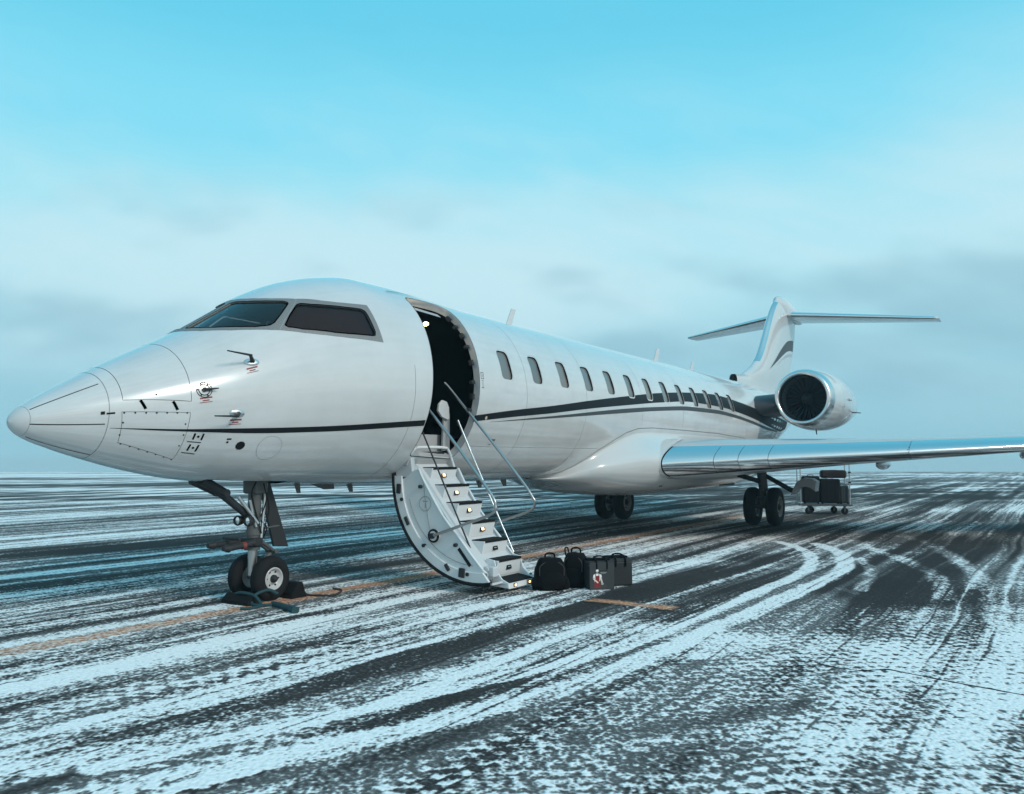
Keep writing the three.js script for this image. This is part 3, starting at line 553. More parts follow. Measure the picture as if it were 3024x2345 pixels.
// nose: lightning strips, panels, fasteners, probes, placards
for (const s of [0, 1]) {
  const m = (l) => (s ? l.map(([a, p]) => [a, 180 - p]) : l);
  for (const l of [[[0.12, 42], [0.665, 45]], [[0.11, -18], [0.675, -16]], [[0.13, -72], [0.69, -67]]]) part('lightning_strip', ribbon(m(l), 0.009, 0.002), ink, jet);
  part('upper_hatch', [ribbon(m([[0.81, 88], [0.81, 12], [1.41, 0.5], [1.4, 88]]), 0.0045, 0.0012)], line, jet); part('lower_hatch', [ribbon(m([[0.8, -2.5], [1.41, -8.5], [1.41, -51.5], [0.83, -38.5], [0.8, -2.5]]), 0.0035, 0.0012)], fineLine, jet);
}
const rivs = []; for (let i = 0; i < 7; i++) rivs.push(dot(0.82 + i * 0.093, 2.145 + 0.003 * i, 0.009)); for (let i = 0; i < 7; i++) rivs.push(dot(0.86 + i * 0.09, 1.845 - i * 0.026, 0.009)); for (const [a, y] of [[0.82, 2.05], [0.82, 1.93], [1.38, 2.05], [1.39, 1.94], [1.39, 1.83]]) rivs.push(dot(a, y, 0.009));
{ const f = part('hatch_fasteners', rivs, ink, jet); f.userData.kind = 'stuff'; }
for (const a of [0.955, 1.24]) part('hatch_latch', [ribbon([[a, phiOf(a, 2.275)], [a + 0.045, phiOf(a + 0.045, 2.19)]], 0.028, 0.003)], gearDark, jet);
part('screw_port', [dot(1.095, 2.34, 0.012)], ink, jet);
part('sensor_port', [decal(0.645, 2.137, 0.035, 0.032), decal(0.71, 2.137, 0.07, 0.018)], ink, jet);
function placard(a, y, w, mat) { part('placard', [decal(a, y, w, 0.018), decal(a, y - 0.026, w * 0.55, 0.012), decal(a, y - 0.046, w * 1.05, 0.007)], mat, jet); }
placard(2.05, 2.675, 0.12, redInk); placard(1.55, 2.325, 0.12, redInk); placard(1.88, 2.108, 0.12, redInk);
function probe(a, y, reach, rise) {                           // pitot: blade standing off the hull with a forward tube
  const q = hull(a, phiOf(a, y)), o = (d, f, up = 0) => [q.p[0] + q.n[0] * d + f, q.p[1] + q.n[1] * d + up, q.p[2] + q.n[2] * d];
  const p = group('pitot_probe', jet);
  const b = new THREE.SphereGeometry(1, 20, 12).scale(0.085, 0.045, 0.02); b.applyQuaternion(new THREE.Quaternion().setFromUnitVectors(V(0, 0, 1), V(...q.n))); b.translate(...q.p); part('base', b, brushed, p);
  part('blade', [rod(o(0, 0.02), o(0.11, -0.06, rise * 0.6), 0.026, 0.016, 10)], gearDark, p);
  part('tube', [rod(o(0.11, -0.04, rise * 0.6), o(0.12, -reach, rise), 0.013, 0.007, 10)], gearDark, p);
}
probe(2.06, 2.74, 0.36, 0.03); probe(1.88, 2.175, 0.34, -0.02);
{
  const q = hull(1.535, phiOf(1.535, 2.408), 0.003), st = (g) => { g.applyQuaternion(new THREE.Quaternion().setFromUnitVectors(V(0, 0, 1), V(...q.n))); g.translate(...q.p); return g; };
  const p = group('angle_vane', jet); part('ring', [st(new THREE.RingGeometry(0.052, 0.061, 32)), st(new THREE.RingGeometry(0.075, 0.082, 32)), ...[0, 60, 120, 180, 240, 300].map((d) => st(new THREE.PlaneGeometry(0.024, 0.012).translate(0.068, 0, 0).rotateZ(d * R)))], ink, p);
  part('vane', [st(new THREE.CylinderGeometry(0.024, 0.024, 0.03, 16).rotateX(Math.PI / 2)), rod([q.p[0], q.p[1], q.p[2] + 0.015], [q.p[0] + 0.11, q.p[1] + 0.02, q.p[2] + 0.09], 0.016, 0.006, 8)], gearDark, p);
}
for (const [a, y] of [[1.54, 1.925], [1.535, 1.81]]) part('static_port', [dot(a, y, 0.014), ribbon([[a - 0.045, phiOf(a, y - 0.03)], [a - 0.04, phiOf(a, y + 0.035)]], 0.02, 0.002), ribbon([[a + 0.04, phiOf(a, y - 0.035)], [a + 0.045, phiOf(a, y + 0.03)]], 0.02, 0.002), ribbon([[a - 0.09, phiOf(a, y - 0.052)], [a + 0.05, phiOf(a, y - 0.06)]], 0.01, 0.002)], ink, jet);
part('drain_port', [dot(1.865, 1.872, 0.014), decal(1.87, 1.905, 0.05, 0.018)], ink, jet);
part('vent_port', [dot(2.025, 1.838, 0.055, 0.002)], ink, jet);
{ const d = []; for (let i = 0; i < 44; i++) { const t = i / 44 * Math.PI * 2; d.push(dot(2.385 + 0.15 * Math.cos(t) - 0.06 * Math.sin(t) * 0.4, 1.815 + 0.13 * Math.sin(t), 0.006)); } const f = part('panel_rivets', d, line, jet); f.userData.kind = 'stuff'; }
part('door_mark', [ribbon([[5.77, phiOf(5.8, 2.92)], [5.83, phiOf(5.8, 2.92)], [5.83, phiOf(5.8, 2.83)], [5.77, phiOf(5.8, 2.83)], [5.77, phiOf(5.8, 2.92)]], 0.006), ribbon([[5.77, phiOf(5.8, 2.8)], [5.83, phiOf(5.8, 2.8)]], 0.006), ribbon([[5.77, phiOf(5.8, 2.7)], [5.83, phiOf(5.8, 2.7)]], 0.006), ribbon([[5.8, phiOf(5.8, 2.78)], [5.8, phiOf(5.8, 2.7)]], 0.006), ribbon([[5.8, phiOf(5.8, 2.9)], [5.8, phiOf(5.8, 2.85)]], 0.006)], line, jet);
part('door_button', [dot(5.955, 2.276, 0.028, 0.004)], std([0.5, 0.4, 0.3], 0.4), jet);
part('service_mark', [decal(6.34, 1.965, 0.1, 0.03), decal(6.3, 1.9, 0.05, 0.015)], std([0.12, 0.07, 0.07], 0.6), jet);
for (const [a, p0, p1] of [[4.35, -88, 10], [7.0, -88, 89], [9.0, -80, 89], [11.4, -14, 89], [13.6, -14, 89], [16.0, -14, 89], [18.3, -20, 89]]) part('skin_joint', ribbon(steps(p0, p1, 10).map((p) => [a, p]), 0.0035, 0.001, 6), fineLine, jet);
for (const [p, a0, a1] of [[-36, 5.75, 9.9], [-62, 3.3, 9.2]]) part('lap_seam', ribbon(steps(a0, a1, 10).map((a) => [a, p]), 0.003, 0.001, 8), fineLine, jet);
// blade aerials above and below
for (const [a, y, h, w] of [[8.5, 4.04, 0.36, 0.17], [15.2, 4.0, 0.4, 0.26], [17.65, 4.0, 0.3, 0.2]]) part('blade_antenna', plateAY([[a - w / 2, y - 0.05], [a + w / 2, y - 0.05], [a + w / 2 + 0.2, y + h], [a + 0.14, y + h]], -0.012, 0.012, 0.008), white, jet);
for (const [a, h, w] of [[3.55, 0.12, 0.1], [3.95, 0.07, 0.5], [4.5, 0.1, 0.12], [7.1, 0.12, 0.14], [7.6, 0.12, 0.16], [8.35, 0.11, 0.2]]) part('belly_antenna', plateAY([[a - w / 2, hB(a) + 0.04], [a + w / 2, hB(a) + 0.04], [a + w / 2 + 0.02, hB(a) - h], [a + w / 6, hB(a) - h]], -0.012, 0.012, 0.006), gearGrey, jet);

// wing-to-body fairing
{
  const yt = pchip([8.9, 9.3, 9.96, 11.3, 12, 16, 18, 20, 21.5], [1.325, 1.39, 1.84, 2.27, 2.3, 2.28, 2.22, 2.1, 1.85]);
  const yb = pchip([8.9, 9.3, 10, 10.5, 11.06, 12.7, 14, 17, 19, 20.5, 21.5], [1.311, 1.26, 1.15, 1.045, 0.97, 0.87, 0.85, 0.86, 0.98, 1.25, 1.6]);
  const wf = pchip([8.9, 9.3, 10, 11, 11.8, 13, 17, 19, 20.5, 21.5], [0.3, 0.55, 1.2, 1.52, 1.64, 1.68, 1.68, 1.55, 1.3, 1.05]);
  const rows = [];
  for (const a of [...steps(8.9, 12.4, 35), ...steps(12.6, 21.5, 45)]) {
    const top = yt(a), bot = yb(a), w = wf(a), ph = phiOf(a, top), lt = hull(a, ph, -0.01).p[2], ym = bot + (top - bot) * 0.52, row = [];
    const half1 = [];
    for (let i = 0; i <= 14; i++) { const t = i / 14, h0 = (1 - t) ** 2 * (1 + 2 * t), h1 = t * t * (3 - 2 * t), slope = (lt - hull(a, phiOf(a, top + 0.05)).p[2]) / 0.05; half1.push([top + (ym - top) * t, h0 * lt + h1 * w + t * (1 - t) ** 2 * (top - ym) * slope * 1.2]); }
    for (let i = 1; i <= 20; i++) { const t = i / 20 * Math.PI / 2, n = 2 / 2.5; half1.push([ym - (ym - bot) * Math.pow(Math.sin(t), n), w * Math.pow(Math.max(0, Math.cos(t)), n)]); }
    for (const [y, l] of half1) row.push([a, y, l]);
    for (const [y, l] of half1.slice(0, -1).reverse()) row.push([a, y, -l]);
    rows.push(row);
  }
  part('belly_fairing', loft(rows), white, jet);
  part('fairing_seam', ribbon([9.3, 9.6, 9.96, 10.4, 10.8, 11.3, 12, 13, 14, 16, 18, 20].map((a) => [a, phiOf(a, yt(a) + 0.006)]), 0.008, 0.003, 4), greyPaint, jet);
  part('fairing_vent', [box(0.12, 0.02, 0.03, 12.0, 1.12, 1.45, 0.004)], dark, jet);
}

// wings
const wLE = pchip([0, 1.65, 4.5, 13.9], [10.35, 11.57, 13.68, 20.64]), wTE = pchip([0, 1.65, 4.5, 13.9], [18.7, 18.6, 18.75, 22.1]);
const wY = (l) => 1.66 + (l - 1.65) * 0.0475 + 0.0012 * Math.max(0, l - 4) ** 2, wTC = pchip([0, 1.65, 4.5, 13.9], [0.128, 0.125, 0.112, 0.1]), wTw = pchip([0, 1.65, 13.9], [2.2, 2.0, -1.5]);
function foil(x, up, tc) {                                   // y / chord, blunt nosed section with a little camber
  const t = 5 * tc * (0.2969 * Math.sqrt(x) - 0.126 * x - 0.3516 * x * x + 0.2843 * x ** 3 - 0.1015 * x ** 4);
  const c = 0.018 * (x < 0.4 ? (0.8 * x - x * x) / 0.16 : (0.2 + 0.8 * x - x * x) / 0.36) - 0.012 * smooth(0.2, 0.0, x);
  return c + (up ? t * 0.92 : -t * 1.06);
}
function wingPt(l, x, up, s, grow = 0) {
  const c = wTE(l) - wLE(l), tw = wTw(l) * R, X = x * c, Y = foil(x, up, wTC(l)) * c + (up ? grow : -grow);
  return [wLE(l) + X * Math.cos(tw) + Y * Math.sin(tw) - (x < 0.02 ? grow : 0), wY(l) + Y * Math.cos(tw) - X * Math.sin(tw), s * l];
}
for (const s of [1, -1]) {
  const w = group('wing', jet);
  const ls = steps(0.9, 13.9, 40), xu = (l) => 0.42 / (wTE(l) - wLE(l)) + 0.02, xl = (l) => 0.3 / (wTE(l) - wLE(l)) + 0.02;
  const rows = ls.map((l) => { const row = []; const a = xu(l), b = xl(l); for (let i = 0; i <= 22; i++) row.push(wingPt(l, 1 - (1 - a) * i / 22, true, s)); for (let i = 0; i <= 4; i++) { const x = Math.max(a, b) * 0.9 * Math.cos(i / 4 * 0.0) ; } for (let i = 0; i <= 22; i++) row.push(wingPt(l, b + (1 - b) * i / 22, false, s)); return row; });
  part('panel', loft(rows), wingGrey, w);
  const joints = [1.66, 2.497, 2.897, 3.39, 5.74, 9.6, 13.6];
  for (let k = 0; k < joints.length - 1; k++) {
    const l0 = joints[k] + 0.004, l1 = joints[k + 1] - 0.004, n = Math.max(2, Math.round((l1 - l0) / 0.3));
    const rr = steps(l0, l1, n).map((l) => { const row = [], a = xu(l), b = xl(l); for (let i = 12; i >= 0; i--) row.push(wingPt(l, a * (i / 12) ** 2, true, s, 0.003)); for (let i = 1; i <= 12; i++) row.push(wingPt(l, b * (i / 12) ** 2, false, s, 0.003)); return row; });
    part('slat', loft(rr), polished, w);
  }
  // root end of the polished edge
  const cap = []; { const l = 1.65, row = []; for (let i = 12; i >= 0; i--) row.push(wingPt(l, xu(l) * (i / 12) ** 2, true, s, 0.006)); for (let i = 1; i <= 12; i++) row.push(wingPt(l, xl(l) * (i / 12) ** 2, false, s, 0.006)); cap.push(loft([row.map(([a, y, z]) => [a, y, z]), row.map(([a, y, z]) => [a - 0.0, y, z + s * 0.02])])); }
  part('slat_seal', cap, rubber, w);
  // root glove in body colour between hull and slat
  part('root_glove', loft([0.9, 1.1, 1.3, 1.45, 1.55, 1.6, 1.645].map((l) => { const row = [], a = xu(1.65) + 0.1, b = xl(1.65) + 0.1, g = 0.012; for (let i = 12; i >= 0; i--) row.push(wingPt(l, a * (i / 12) ** 2, true, s, g)); for (let i = 1; i <= 12; i++) row.push(wingPt(l, b * (i / 12) ** 2, false, s, g)); return row; })), white, w);
  for (const [l, len] of [[4.75, 2.0], [7.65, 1.7], [10.8, 1.4]]) {          // flap track fairings
    const a1 = wTE(l) + 0.25, y0 = wingPt(l, 0.72, false, s)[1] - 0.07, rows2 = [];
    for (let i = 0; i <= 20; i++) { const t = i / 20, r = Math.sin(Math.pow(t, 0.75) * Math.PI) ** 0.7, ring = []; for (let j = 0; j < 16; j++) { const q = j / 16 * Math.PI * 2; ring.push([a1 - len + len * t, y0 - 0.02 + r * 0.13 * Math.sin(q), s * l + r * 0.11 * Math.cos(q)]); } rows2.push(ring); }
    part('flap_fairing', loft(rows2, true), white, w);
  }
  const tip = steps(0, 1, 8).map((t) => { const row = [], c = 1.46 - 0.85 * t, l = 13.9 + 0.55 * t ** 0.8, y = wY(13.9) + 1.25 * t ** 1.4, a = 20.64 + 1.25 * t; for (let i = 0; i <= 12; i++) { const x = 1 - i / 12; row.push([a + x * c, y + foil(x, true, 0.09) * c * (1 - t), s * (l - foil(x, true, 0.08) * c * t)]); } for (let i = 1; i <= 12; i++) { const x = i / 12; row.push([a + x * c, y + foil(x, false, 0.09) * c * (1 - t), s * (l - foil(x, false, 0.08) * c * t)]); } return row; });
  part('winglet', loft(tip), white, w);
  part('stall_strip', [box(0.05, 0.02, 0.01, wLE(5.742), wY(5.742) + 0.04, s * 5.742, 0.003)], rubber, w);
}

// engines on the rear hull
for (const s of [1, -1]) {
  const e = group('engine', jet), A = 19.45, Y = 3.33, L = s * 2.5, at = (g) => g.translate(A, Y, L);
  part('lip', at(lathe([[0.605, 0.3], [0.6, 0.2], [0.612, 0.1], [0.645, 0.025], [0.69, 0], [0.735, 0.03], [0.765, 0.1], [0.79, 0.22], [0.805, 0.34]], 72, 'a')), lipMetal, e);
  part('cowl', at(lathe([[0.805, 0.345], [0.84, 0.7], [0.865, 1.2], [0.87, 1.8], [0.845, 2.5], [0.79, 3.2], [0.72, 3.8], [0.62, 4.45], [0.6, 4.45], [0.58, 4.0]], 72, 'a')), white, e);
  part('cowl_seam', at(lathe([[0.8665, 1.3], [0.8672, 1.315]], 72, 'a')), line, e);
  part('inlet_duct', at(lathe([[0.605, 0.302], [0.61, 0.5], [0.618, 0.85]], 72, 'a')), std([0.07, 0.071, 0.076], 0.6), e);  // darker than real liner grey: intake shade put into the colour
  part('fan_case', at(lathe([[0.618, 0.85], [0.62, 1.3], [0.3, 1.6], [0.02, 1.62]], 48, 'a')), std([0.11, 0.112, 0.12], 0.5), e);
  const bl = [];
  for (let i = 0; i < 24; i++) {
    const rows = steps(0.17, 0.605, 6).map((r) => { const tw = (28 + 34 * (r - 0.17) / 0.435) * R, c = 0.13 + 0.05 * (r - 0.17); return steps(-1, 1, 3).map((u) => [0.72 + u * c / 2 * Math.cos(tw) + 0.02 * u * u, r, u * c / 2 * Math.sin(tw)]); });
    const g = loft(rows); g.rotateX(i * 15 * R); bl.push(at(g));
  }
  part('fan_blades', bl, phy([0.02, 0.021, 0.024], 0.6, { specularIntensity: 0.35 }), e);  // near-black instead of titanium grey, painting the shade inside the intake
  part('spinner', at(lathe([[0.001, 0.4], [0.05, 0.42], [0.12, 0.52], [0.165, 0.64], [0.175, 0.72]], 32, 'a')), gearDark, e);
  part('exhaust', at(lathe([[0.575, 4.0], [0.56, 4.5], [0.52, 5.05], [0.5, 5.05], [0.3, 4.4]], 48, 'a')), brushed, e);
  part('scoop', [box(0.3, 0.06, 0.12, A + 1.9, Y + 0.02, L + s * 0.87, 0.025)], white, e);
  part('nacelle_mark', [box(0.12, 0.05, 0.006, A + 1.35, Y - 0.2, L + s * 0.845, 0.002), box(0.012, 0.14, 0.006, A + 1.15, Y - 0.25, L + s * 0.84, 0.002)], line, e);
  part('drain_mast', [rod([A + 2.9, Y - 0.3, L + s * 0.72], [A + 3.0, Y - 0.32, L + s * 0.98], 0.02, 0.012, 8), rod([A + 1.6, Y - 0.85, L], [A + 1.65, Y - 0.97, L], 0.02, 0.015, 8)], gearDark, e);
  // pylon
  const rows = steps(0.85, 1.85, 10).map((l) => { const row = [], a0 = 19.0 + 0.5 * (l - 0.85) ** 0.8, c = 4.9 - 0.6 * (l - 0.85); for (let i = 0; i <= 14; i++) { const x = 1 - i / 14; row.push([a0 + x * c, 3.1 + 0.14 * (l - 0.85) + foil(x, true, 0.13) * c, s * l]); } for (let i = 1; i <= 14; i++) { const x = i / 14; row.push([a0 + x * c, 3.1 + 0.14 * (l - 0.85) + foil(x, false, 0.15) * c, s * l]); } return row; });
  part('pylon', loft(rows), stripeGrey, e);
}

// fin with its dorsal inlet, bullet and T-tail
{
  const fin = group('tail_fin', jet);
  const le = pchip([3.6, 4.0, 4.34, 4.7, 5.07, 5.8, 6.51, 7.1, 7.45], [21.6, 21.9, 22.3, 23.3, 23.95, 24.7, 25.32, 25.95, 26.5]), te = pchip([3.6, 5.2, 6.13, 7.45], [27.6, 28.4, 28.9, 29.3]);
  const half2 = (x, y) => { const c = te(y) - le(y), tc = 0.105 - 0.02 * smooth(4.6, 4, y); return 5 * tc * (0.2969 * Math.sqrt(x) - 0.126 * x - 0.3516 * x * x + 0.2843 * x ** 3 - 0.1015 * x ** 4) * Math.min(c, 4.4); };
  const rows = steps(3.6, 7.45, 36).map((y) => { const row = [], c = te(y) - le(y); for (let i = 24; i >= 0; i--) { const x = (i / 24) ** 1.8; row.push([le(y) + x * c, y, half2(x, y)]); } for (let i = 1; i <= 24; i++) { const x = (i / 24) ** 1.8; row.push([le(y) + x * c, y, -half2(x, y)]); } return row; });
  part('fin_skin', loft(rows), white, fin);
  // polished leading edge
  part('leading_edge', loft(steps(4.9, 7.3, 24).map((y) => { const row = [], c = te(y) - le(y); for (let i = 8; i >= -8; i--) { const x = (i / 8) ** 2 * 0.16 / c; row.push([le(y) + x * c - 0.004, y, Math.sign(i) * (half2(x, y) + 0.003)]); } return row; })), polished, fin);
  // livery swoosh on both faces
  const U = [[24.66, 4.72, 4.715], [25.5, 5.17, 5.02], [26.4, 5.62, 5.33], [27.4, 5.98, 5.6], [28.2, 6.1, 5.7], [28.86, 6.14, 5.72]], u = pchip(U.map((q) => q[0]), U.map((q) => q[1])), d = pchip(U.map((q) => q[0]), U.map((q) => q[2]));
  const U2 = [[25.6, 4.93, 4.92], [26.6, 5.28, 5.22], [27.6, 5.52, 5.42], [28.6, 5.62, 5.5]], u2 = pchip(U2.map((q) => q[0]), U2.map((q) => q[1])), d2 = pchip(U2.map((q) => q[0]), U2.map((q) => q[2]));
  const sw = (up, lo, a0, a1, s) => loft(steps(a0, a1, 24).map((a) => steps(0, 1, 4).map((t) => { const y = lo(a) + (up(a) - lo(a)) * t, x = clamp((a - le(y)) / (te(y) - le(y)), 0, 1); return [a, y, s * (half2(x, y) + 0.004)]; })));
  part('swoosh', [sw(u, d, 24.66, 28.6, 1), sw(u, d, 24.66, 28.6, -1)], stripeGrey, fin);
  part('thin_swoosh', [sw(u2, d2, 25.6, 28.45, 1), sw(u2, d2, 25.6, 28.45, -1)], greyPaint, fin);
  // dorsal inlet
  part('dorsal_inlet', loft(steps(0, 1, 12).map((t) => { const a = 21.35 + 2.2 * t, yt2 = 4.27 + 0.16 * t, w = 0.13 + 0.06 * t, ring = []; for (let j = 0; j <= 16; j++) { const q = j / 16 * Math.PI; ring.push([a, 3.95 + (yt2 - 3.95) * Math.sin(q) ** 0.6, w * Math.sign(Math.cos(q)) * Math.abs(Math.cos(q)) ** 0.6]); } return ring; })), white, fin);
  part('inlet_mouth', (() => { const sh = new THREE.Shape(); sh.absellipse(0, 0, 0.1, 0.11, 0, Math.PI * 2); const g = new THREE.ShapeGeometry(sh, 20); g.rotateY(-Math.PI / 2); g.translate(21.36, 4.12, 0); return g; })(), dark, fin);
  // bullet on top
  part('bullet', loft(steps(0, 1, 26).map((t) => { const a = 26.35 + 4.0 * t, r = Math.pow(Math.sin(Math.PI * Math.pow(t, 0.62)), 0.62), cy = 7.32 - 0.25 * t, ring = []; for (let j = 0; j < 20; j++) { const q = j / 20 * Math.PI * 2; ring.push([a, cy + r * (Math.sin(q) > 0 ? 0.37 : 0.42) * Math.sin(q), r * 0.23 * Math.cos(q)]); } return ring; }), true), white, fin);
  for (const s of [1, -1]) {
    const st = group('stabilizer', jet);
    const sec = (l) => { const t = l / 4.8; return { a: 27.1 + 3.15 * t, c: 2.7 - 1.4 * t, y: 6.99 - 0.13 * t }; };
    const pt = (l, x, up, g = 0) => { const k = sec(l), h = foil(x, up, 0.1) * k.c; return [k.a + x * k.c - (x < 0.01 ? g : 0), k.y + h + (up ? g : -g), s * l]; };
    part('tailplane', loft(steps(0.05, 4.8, 16).map((l) => { const row = []; for (let i = 0; i <= 20; i++) row.push(pt(l, (1 - i / 20) ** 1.6, true)); for (let i = 1; i <= 20; i++) row.push(pt(l, (i / 20) ** 1.6, false)); return row; })), white, st);
    part('leading_edge', loft(steps(0.3, 4.75, 14).map((l) => { const row = [], k = sec(l); for (let i = 8; i >= 0; i--) row.push(pt(l, (i / 8) ** 2 * 0.2 / k.c, true, 0.003)); for (let i = 1; i <= 8; i++) row.push(pt(l, (i / 8) ** 2 * 0.16 / k.c, false, 0.003)); return row; })), polished, st);
    part('tip', loft(steps(0, 1, 5).map((t) => { const k = sec(4.8), row = []; for (let i = 0; i <= 16; i++) { const x = 1 - i / 16; row.push([k.a + x * k.c * (1 - 0.15 * t) + 0.15 * t, k.y + foil(x, true, 0.1) * k.c * Math.sqrt(1 - t * t * 0.98), s * (4.8 + 0.08 * t)]); } for (let i = 1; i <= 16; i++) { const x = i / 16; row.push([k.a + x * k.c * (1 - 0.15 * t) + 0.15 * t, k.y + foil(x, false, 0.1) * k.c * Math.sqrt(1 - t * t * 0.98), s * (4.8 + 0.08 * t)]); } return row; })), white, st);
  }
}

// landing gear
function wheel(parent, a, r, l, w, rimR, mat, holes, out) {
  const g = (p) => lathe(p, 56, 'l').translate(a, r, l);
  const k = w / 2;
  part('tyre', g([[rimR, -k * 0.72], [rimR + 0.012, -k * 0.86], [rimR + (r - rimR) * 0.45, -k], [r - 0.035, -k * 0.82], [r - 0.008, -k * 0.55], [r, -k * 0.3], [r - 0.006, -k * 0.22], [r, -k * 0.14], [r, 0], [r, k * 0.14], [r - 0.006, k * 0.22], [r, k * 0.3], [r - 0.008, k * 0.55], [r - 0.035, k * 0.82], [rimR + (r - rimR) * 0.45, k], [rimR + 0.012, k * 0.86], [rimR, k * 0.72]]), rubber, parent);
  const o = out;
  part('rim', [g([[rimR + 0.004, k * 0.74 * o], [rimR - 0.002, k * 0.86 * o], [rimR - 0.018, k * 0.84 * o], [rimR - 0.03, k * 0.5 * o], [rimR * 0.55, k * 0.38 * o], [rimR * 0.42, k * 0.6 * o], [0.001, k * 0.6 * o]]), g([[rimR + 0.004, -k * 0.74 * o], [rimR - 0.02, -k * 0.74 * o], [rimR - 0.04, -k * 0.3 * o], [0.01, -k * 0.3 * o]])], mat, parent);
  part('hub', [lathe([[rimR * 0.36, 0], [rimR * 0.34, 0.03], [rimR * 0.2, 0.04], [rimR * 0.18, 0.06], [0.001, 0.06]], 28, 'l').scale(1, 1, o).translate(a, r, l + k * 0.58 * o)], gearDark, parent);
  const hs = []; for (let i = 0; i < holes; i++) { const t = i / holes * Math.PI * 2; hs.push(new THREE.CylinderGeometry(rimR * 0.085, rimR * 0.085, 0.012, 12).rotateX(Math.PI / 2).translate(a + Math.cos(t) * rimR * 0.66, r + Math.sin(t) * rimR * 0.66, l + k * 0.45 * o)); }
  part('rim_hole', hs, ink, parent);
}
{
  const g = group('nose_gear', jet), A = 2.865;
  for (const s of [1, -1]) wheel(g, A + 0.11, 0.265, s * 0.2, 0.185, 0.132, rimGrey, 6, s);
  part('trailing_arm', rod([A, 0.33, 0], [A + 0.11, 0.265, 0], 0.06, 0.05), gearGrey, g); part('axle', rod([A + 0.11, 0.265, -0.2], [A + 0.11, 0.265, 0.2], 0.035), gearGrey, g);
  part('piston', rod([A + 0.005, 0.3, 0], [A + 0.01, 0.62, 0], 0.055, 0.055, 24), steel, g);
  part('strut', [rod([A, 0.6, 0], [A + 0.05, 1.78, 0], 0.075, 0.085, 24), rod([A - 0.002, 0.6, 0], [A, 0.66, 0], 0.095, 0.095, 24), rod([A + 0.01, 0.78, 0], [A + 0.012, 0.84, 0], 0.09, 0.09, 24), box(0.2, 0.3, 0.24, A + 0.03, 1.42, 0, 0.03)], gearGrey, g);
  part('drag_brace', [rod([2.06, 1.46, -0.08], [2.4, 1.3, -0.06], 0.06, 0.05), rod([2.06, 1.46, 0.08], [2.4, 1.3, 0.06], 0.06, 0.05), rod([2.36, 1.32, 0], [2.82, 0.99, 0], 0.05, 0.042), rod([2.4, 1.3, -0.11], [2.4, 1.3, 0.11], 0.045), box(0.12, 0.12, 0.16, 2.81, 1.0, 0, 0.02)], gearDark, g);
  part('actuator', [rod([2.6, 1.25, 0.05], [2.86, 0.92, 0.1], 0.022), rod([A + 0.12, 1.4, 0.09], [A + 0.06, 0.7, 0.08], 0.02), rod([A - 0.1, 1.2, 0.06], [A - 0.02, 0.88, 0.09], 0.016)], brushed, g);
  part('steering_collar', [rod([A - 0.002, 0.64, 0], [A, 0.74, 0], 0.1, 0.1, 24), box(0.16, 0.1, 0.26, A - 0.02, 0.7, 0, 0.02), rod([A - 0.08, 0.7, 0.12], [A - 0.42, 0.66, 0.1], 0.042, 0.036), rod([A - 0.08, 0.7, -0.12], [A - 0.46, 0.69, -0.12], 0.042, 0.036), rod([A - 0.3, 0.76, -0.14], [A - 0.3, 0.76, 0.14], 0.02), rod([A - 0.42, 0.66, 0.1], [A - 0.5, 0.665, 0.1], 0.048, 0.03), rod([A - 0.46, 0.69, -0.12], [A - 0.54, 0.69, -0.12], 0.048, 0.03)], gearDark, g);
  part('warning_tag', [rod([A - 0.2, 0.68, 0.115], [A - 0.25, 0.676, 0.112], 0.044, 0.044)], std([0.16, 0.03, 0.02], 0.6), g);
  part('torque_link', [rod([A + 0.06, 0.72, 0.05], [A + 0.3, 0.56, 0.05], 0.026, 0.02), rod([A + 0.06, 0.72, -0.05], [A + 0.3, 0.56, -0.05], 0.026, 0.02), rod([A + 0.3, 0.56, -0.09], [A + 0.3, 0.56, 0.09], 0.024), rod([A + 0.3, 0.55, 0], [A + 0.04, 0.34, 0], 0.03, 0.026), box(0.1, 0.03, 0.12, A + 0.33, 0.54, 0, 0.01)], gearGrey, g);
  for (const s of [1, -1]) { const t = part('taxi_light', lathe([[0.001, 0.07], [0.05, 0.06], [0.062, 0], [0.055, -0.02], [0.05, 0]], 24, 'a').rotateY(0).translate(A - 0.15, 0.955, s * 0.09), gearDark, g); part('lens', lathe([[0.001, -0.012], [0.03, -0.008], [0.05, 0]], 24, 'a').translate(A - 0.152, 0.955, s * 0.09), polished, g); part('light_bracket', rod([A - 0.09, 0.955, s * 0.09], [A, 0.93, s * 0.05], 0.018), gearDark, g); }
  part('hydraulic_hose', [tube([[A - 0.06, 1.42, 0.12], [A - 0.14, 1.3, 0.14], [A - 0.09, 1.15, 0.12], [A - 0.03, 1.0, 0.11], [A + 0.05, 0.8, 0.1]], 0.009), tube([[A + 0.08, 1.4, 0.1], [A + 0.14, 1.1, 0.12], [A + 0.1, 0.9, 0.11], [A + 0.08, 0.72, 0.08]], 0.009), tube([[A + 0.02, 1.4, 0.16], [A + 0.06, 1.2, 0.16], [A + 0.02, 1.0, 0.12]], 0.008), tube([[A + 0.05, 0.95, 0.09], [A + 0.13, 0.86, 0.1], [A + 0.12, 0.74, 0.06]], 0.008)], rubber, g);
  part('gear_door', plateAY([[2.96, 1.46], [3.12, 1.46], [3.46, 0.585], [3.225, 0.61]], -0.06, -0.02, 0.008), gearDark, g);
  part('door_rod', [rod([A + 0.06, 0.84, 0.02], [3.3, 0.86, -0.03], 0.012)], gearGrey, g);
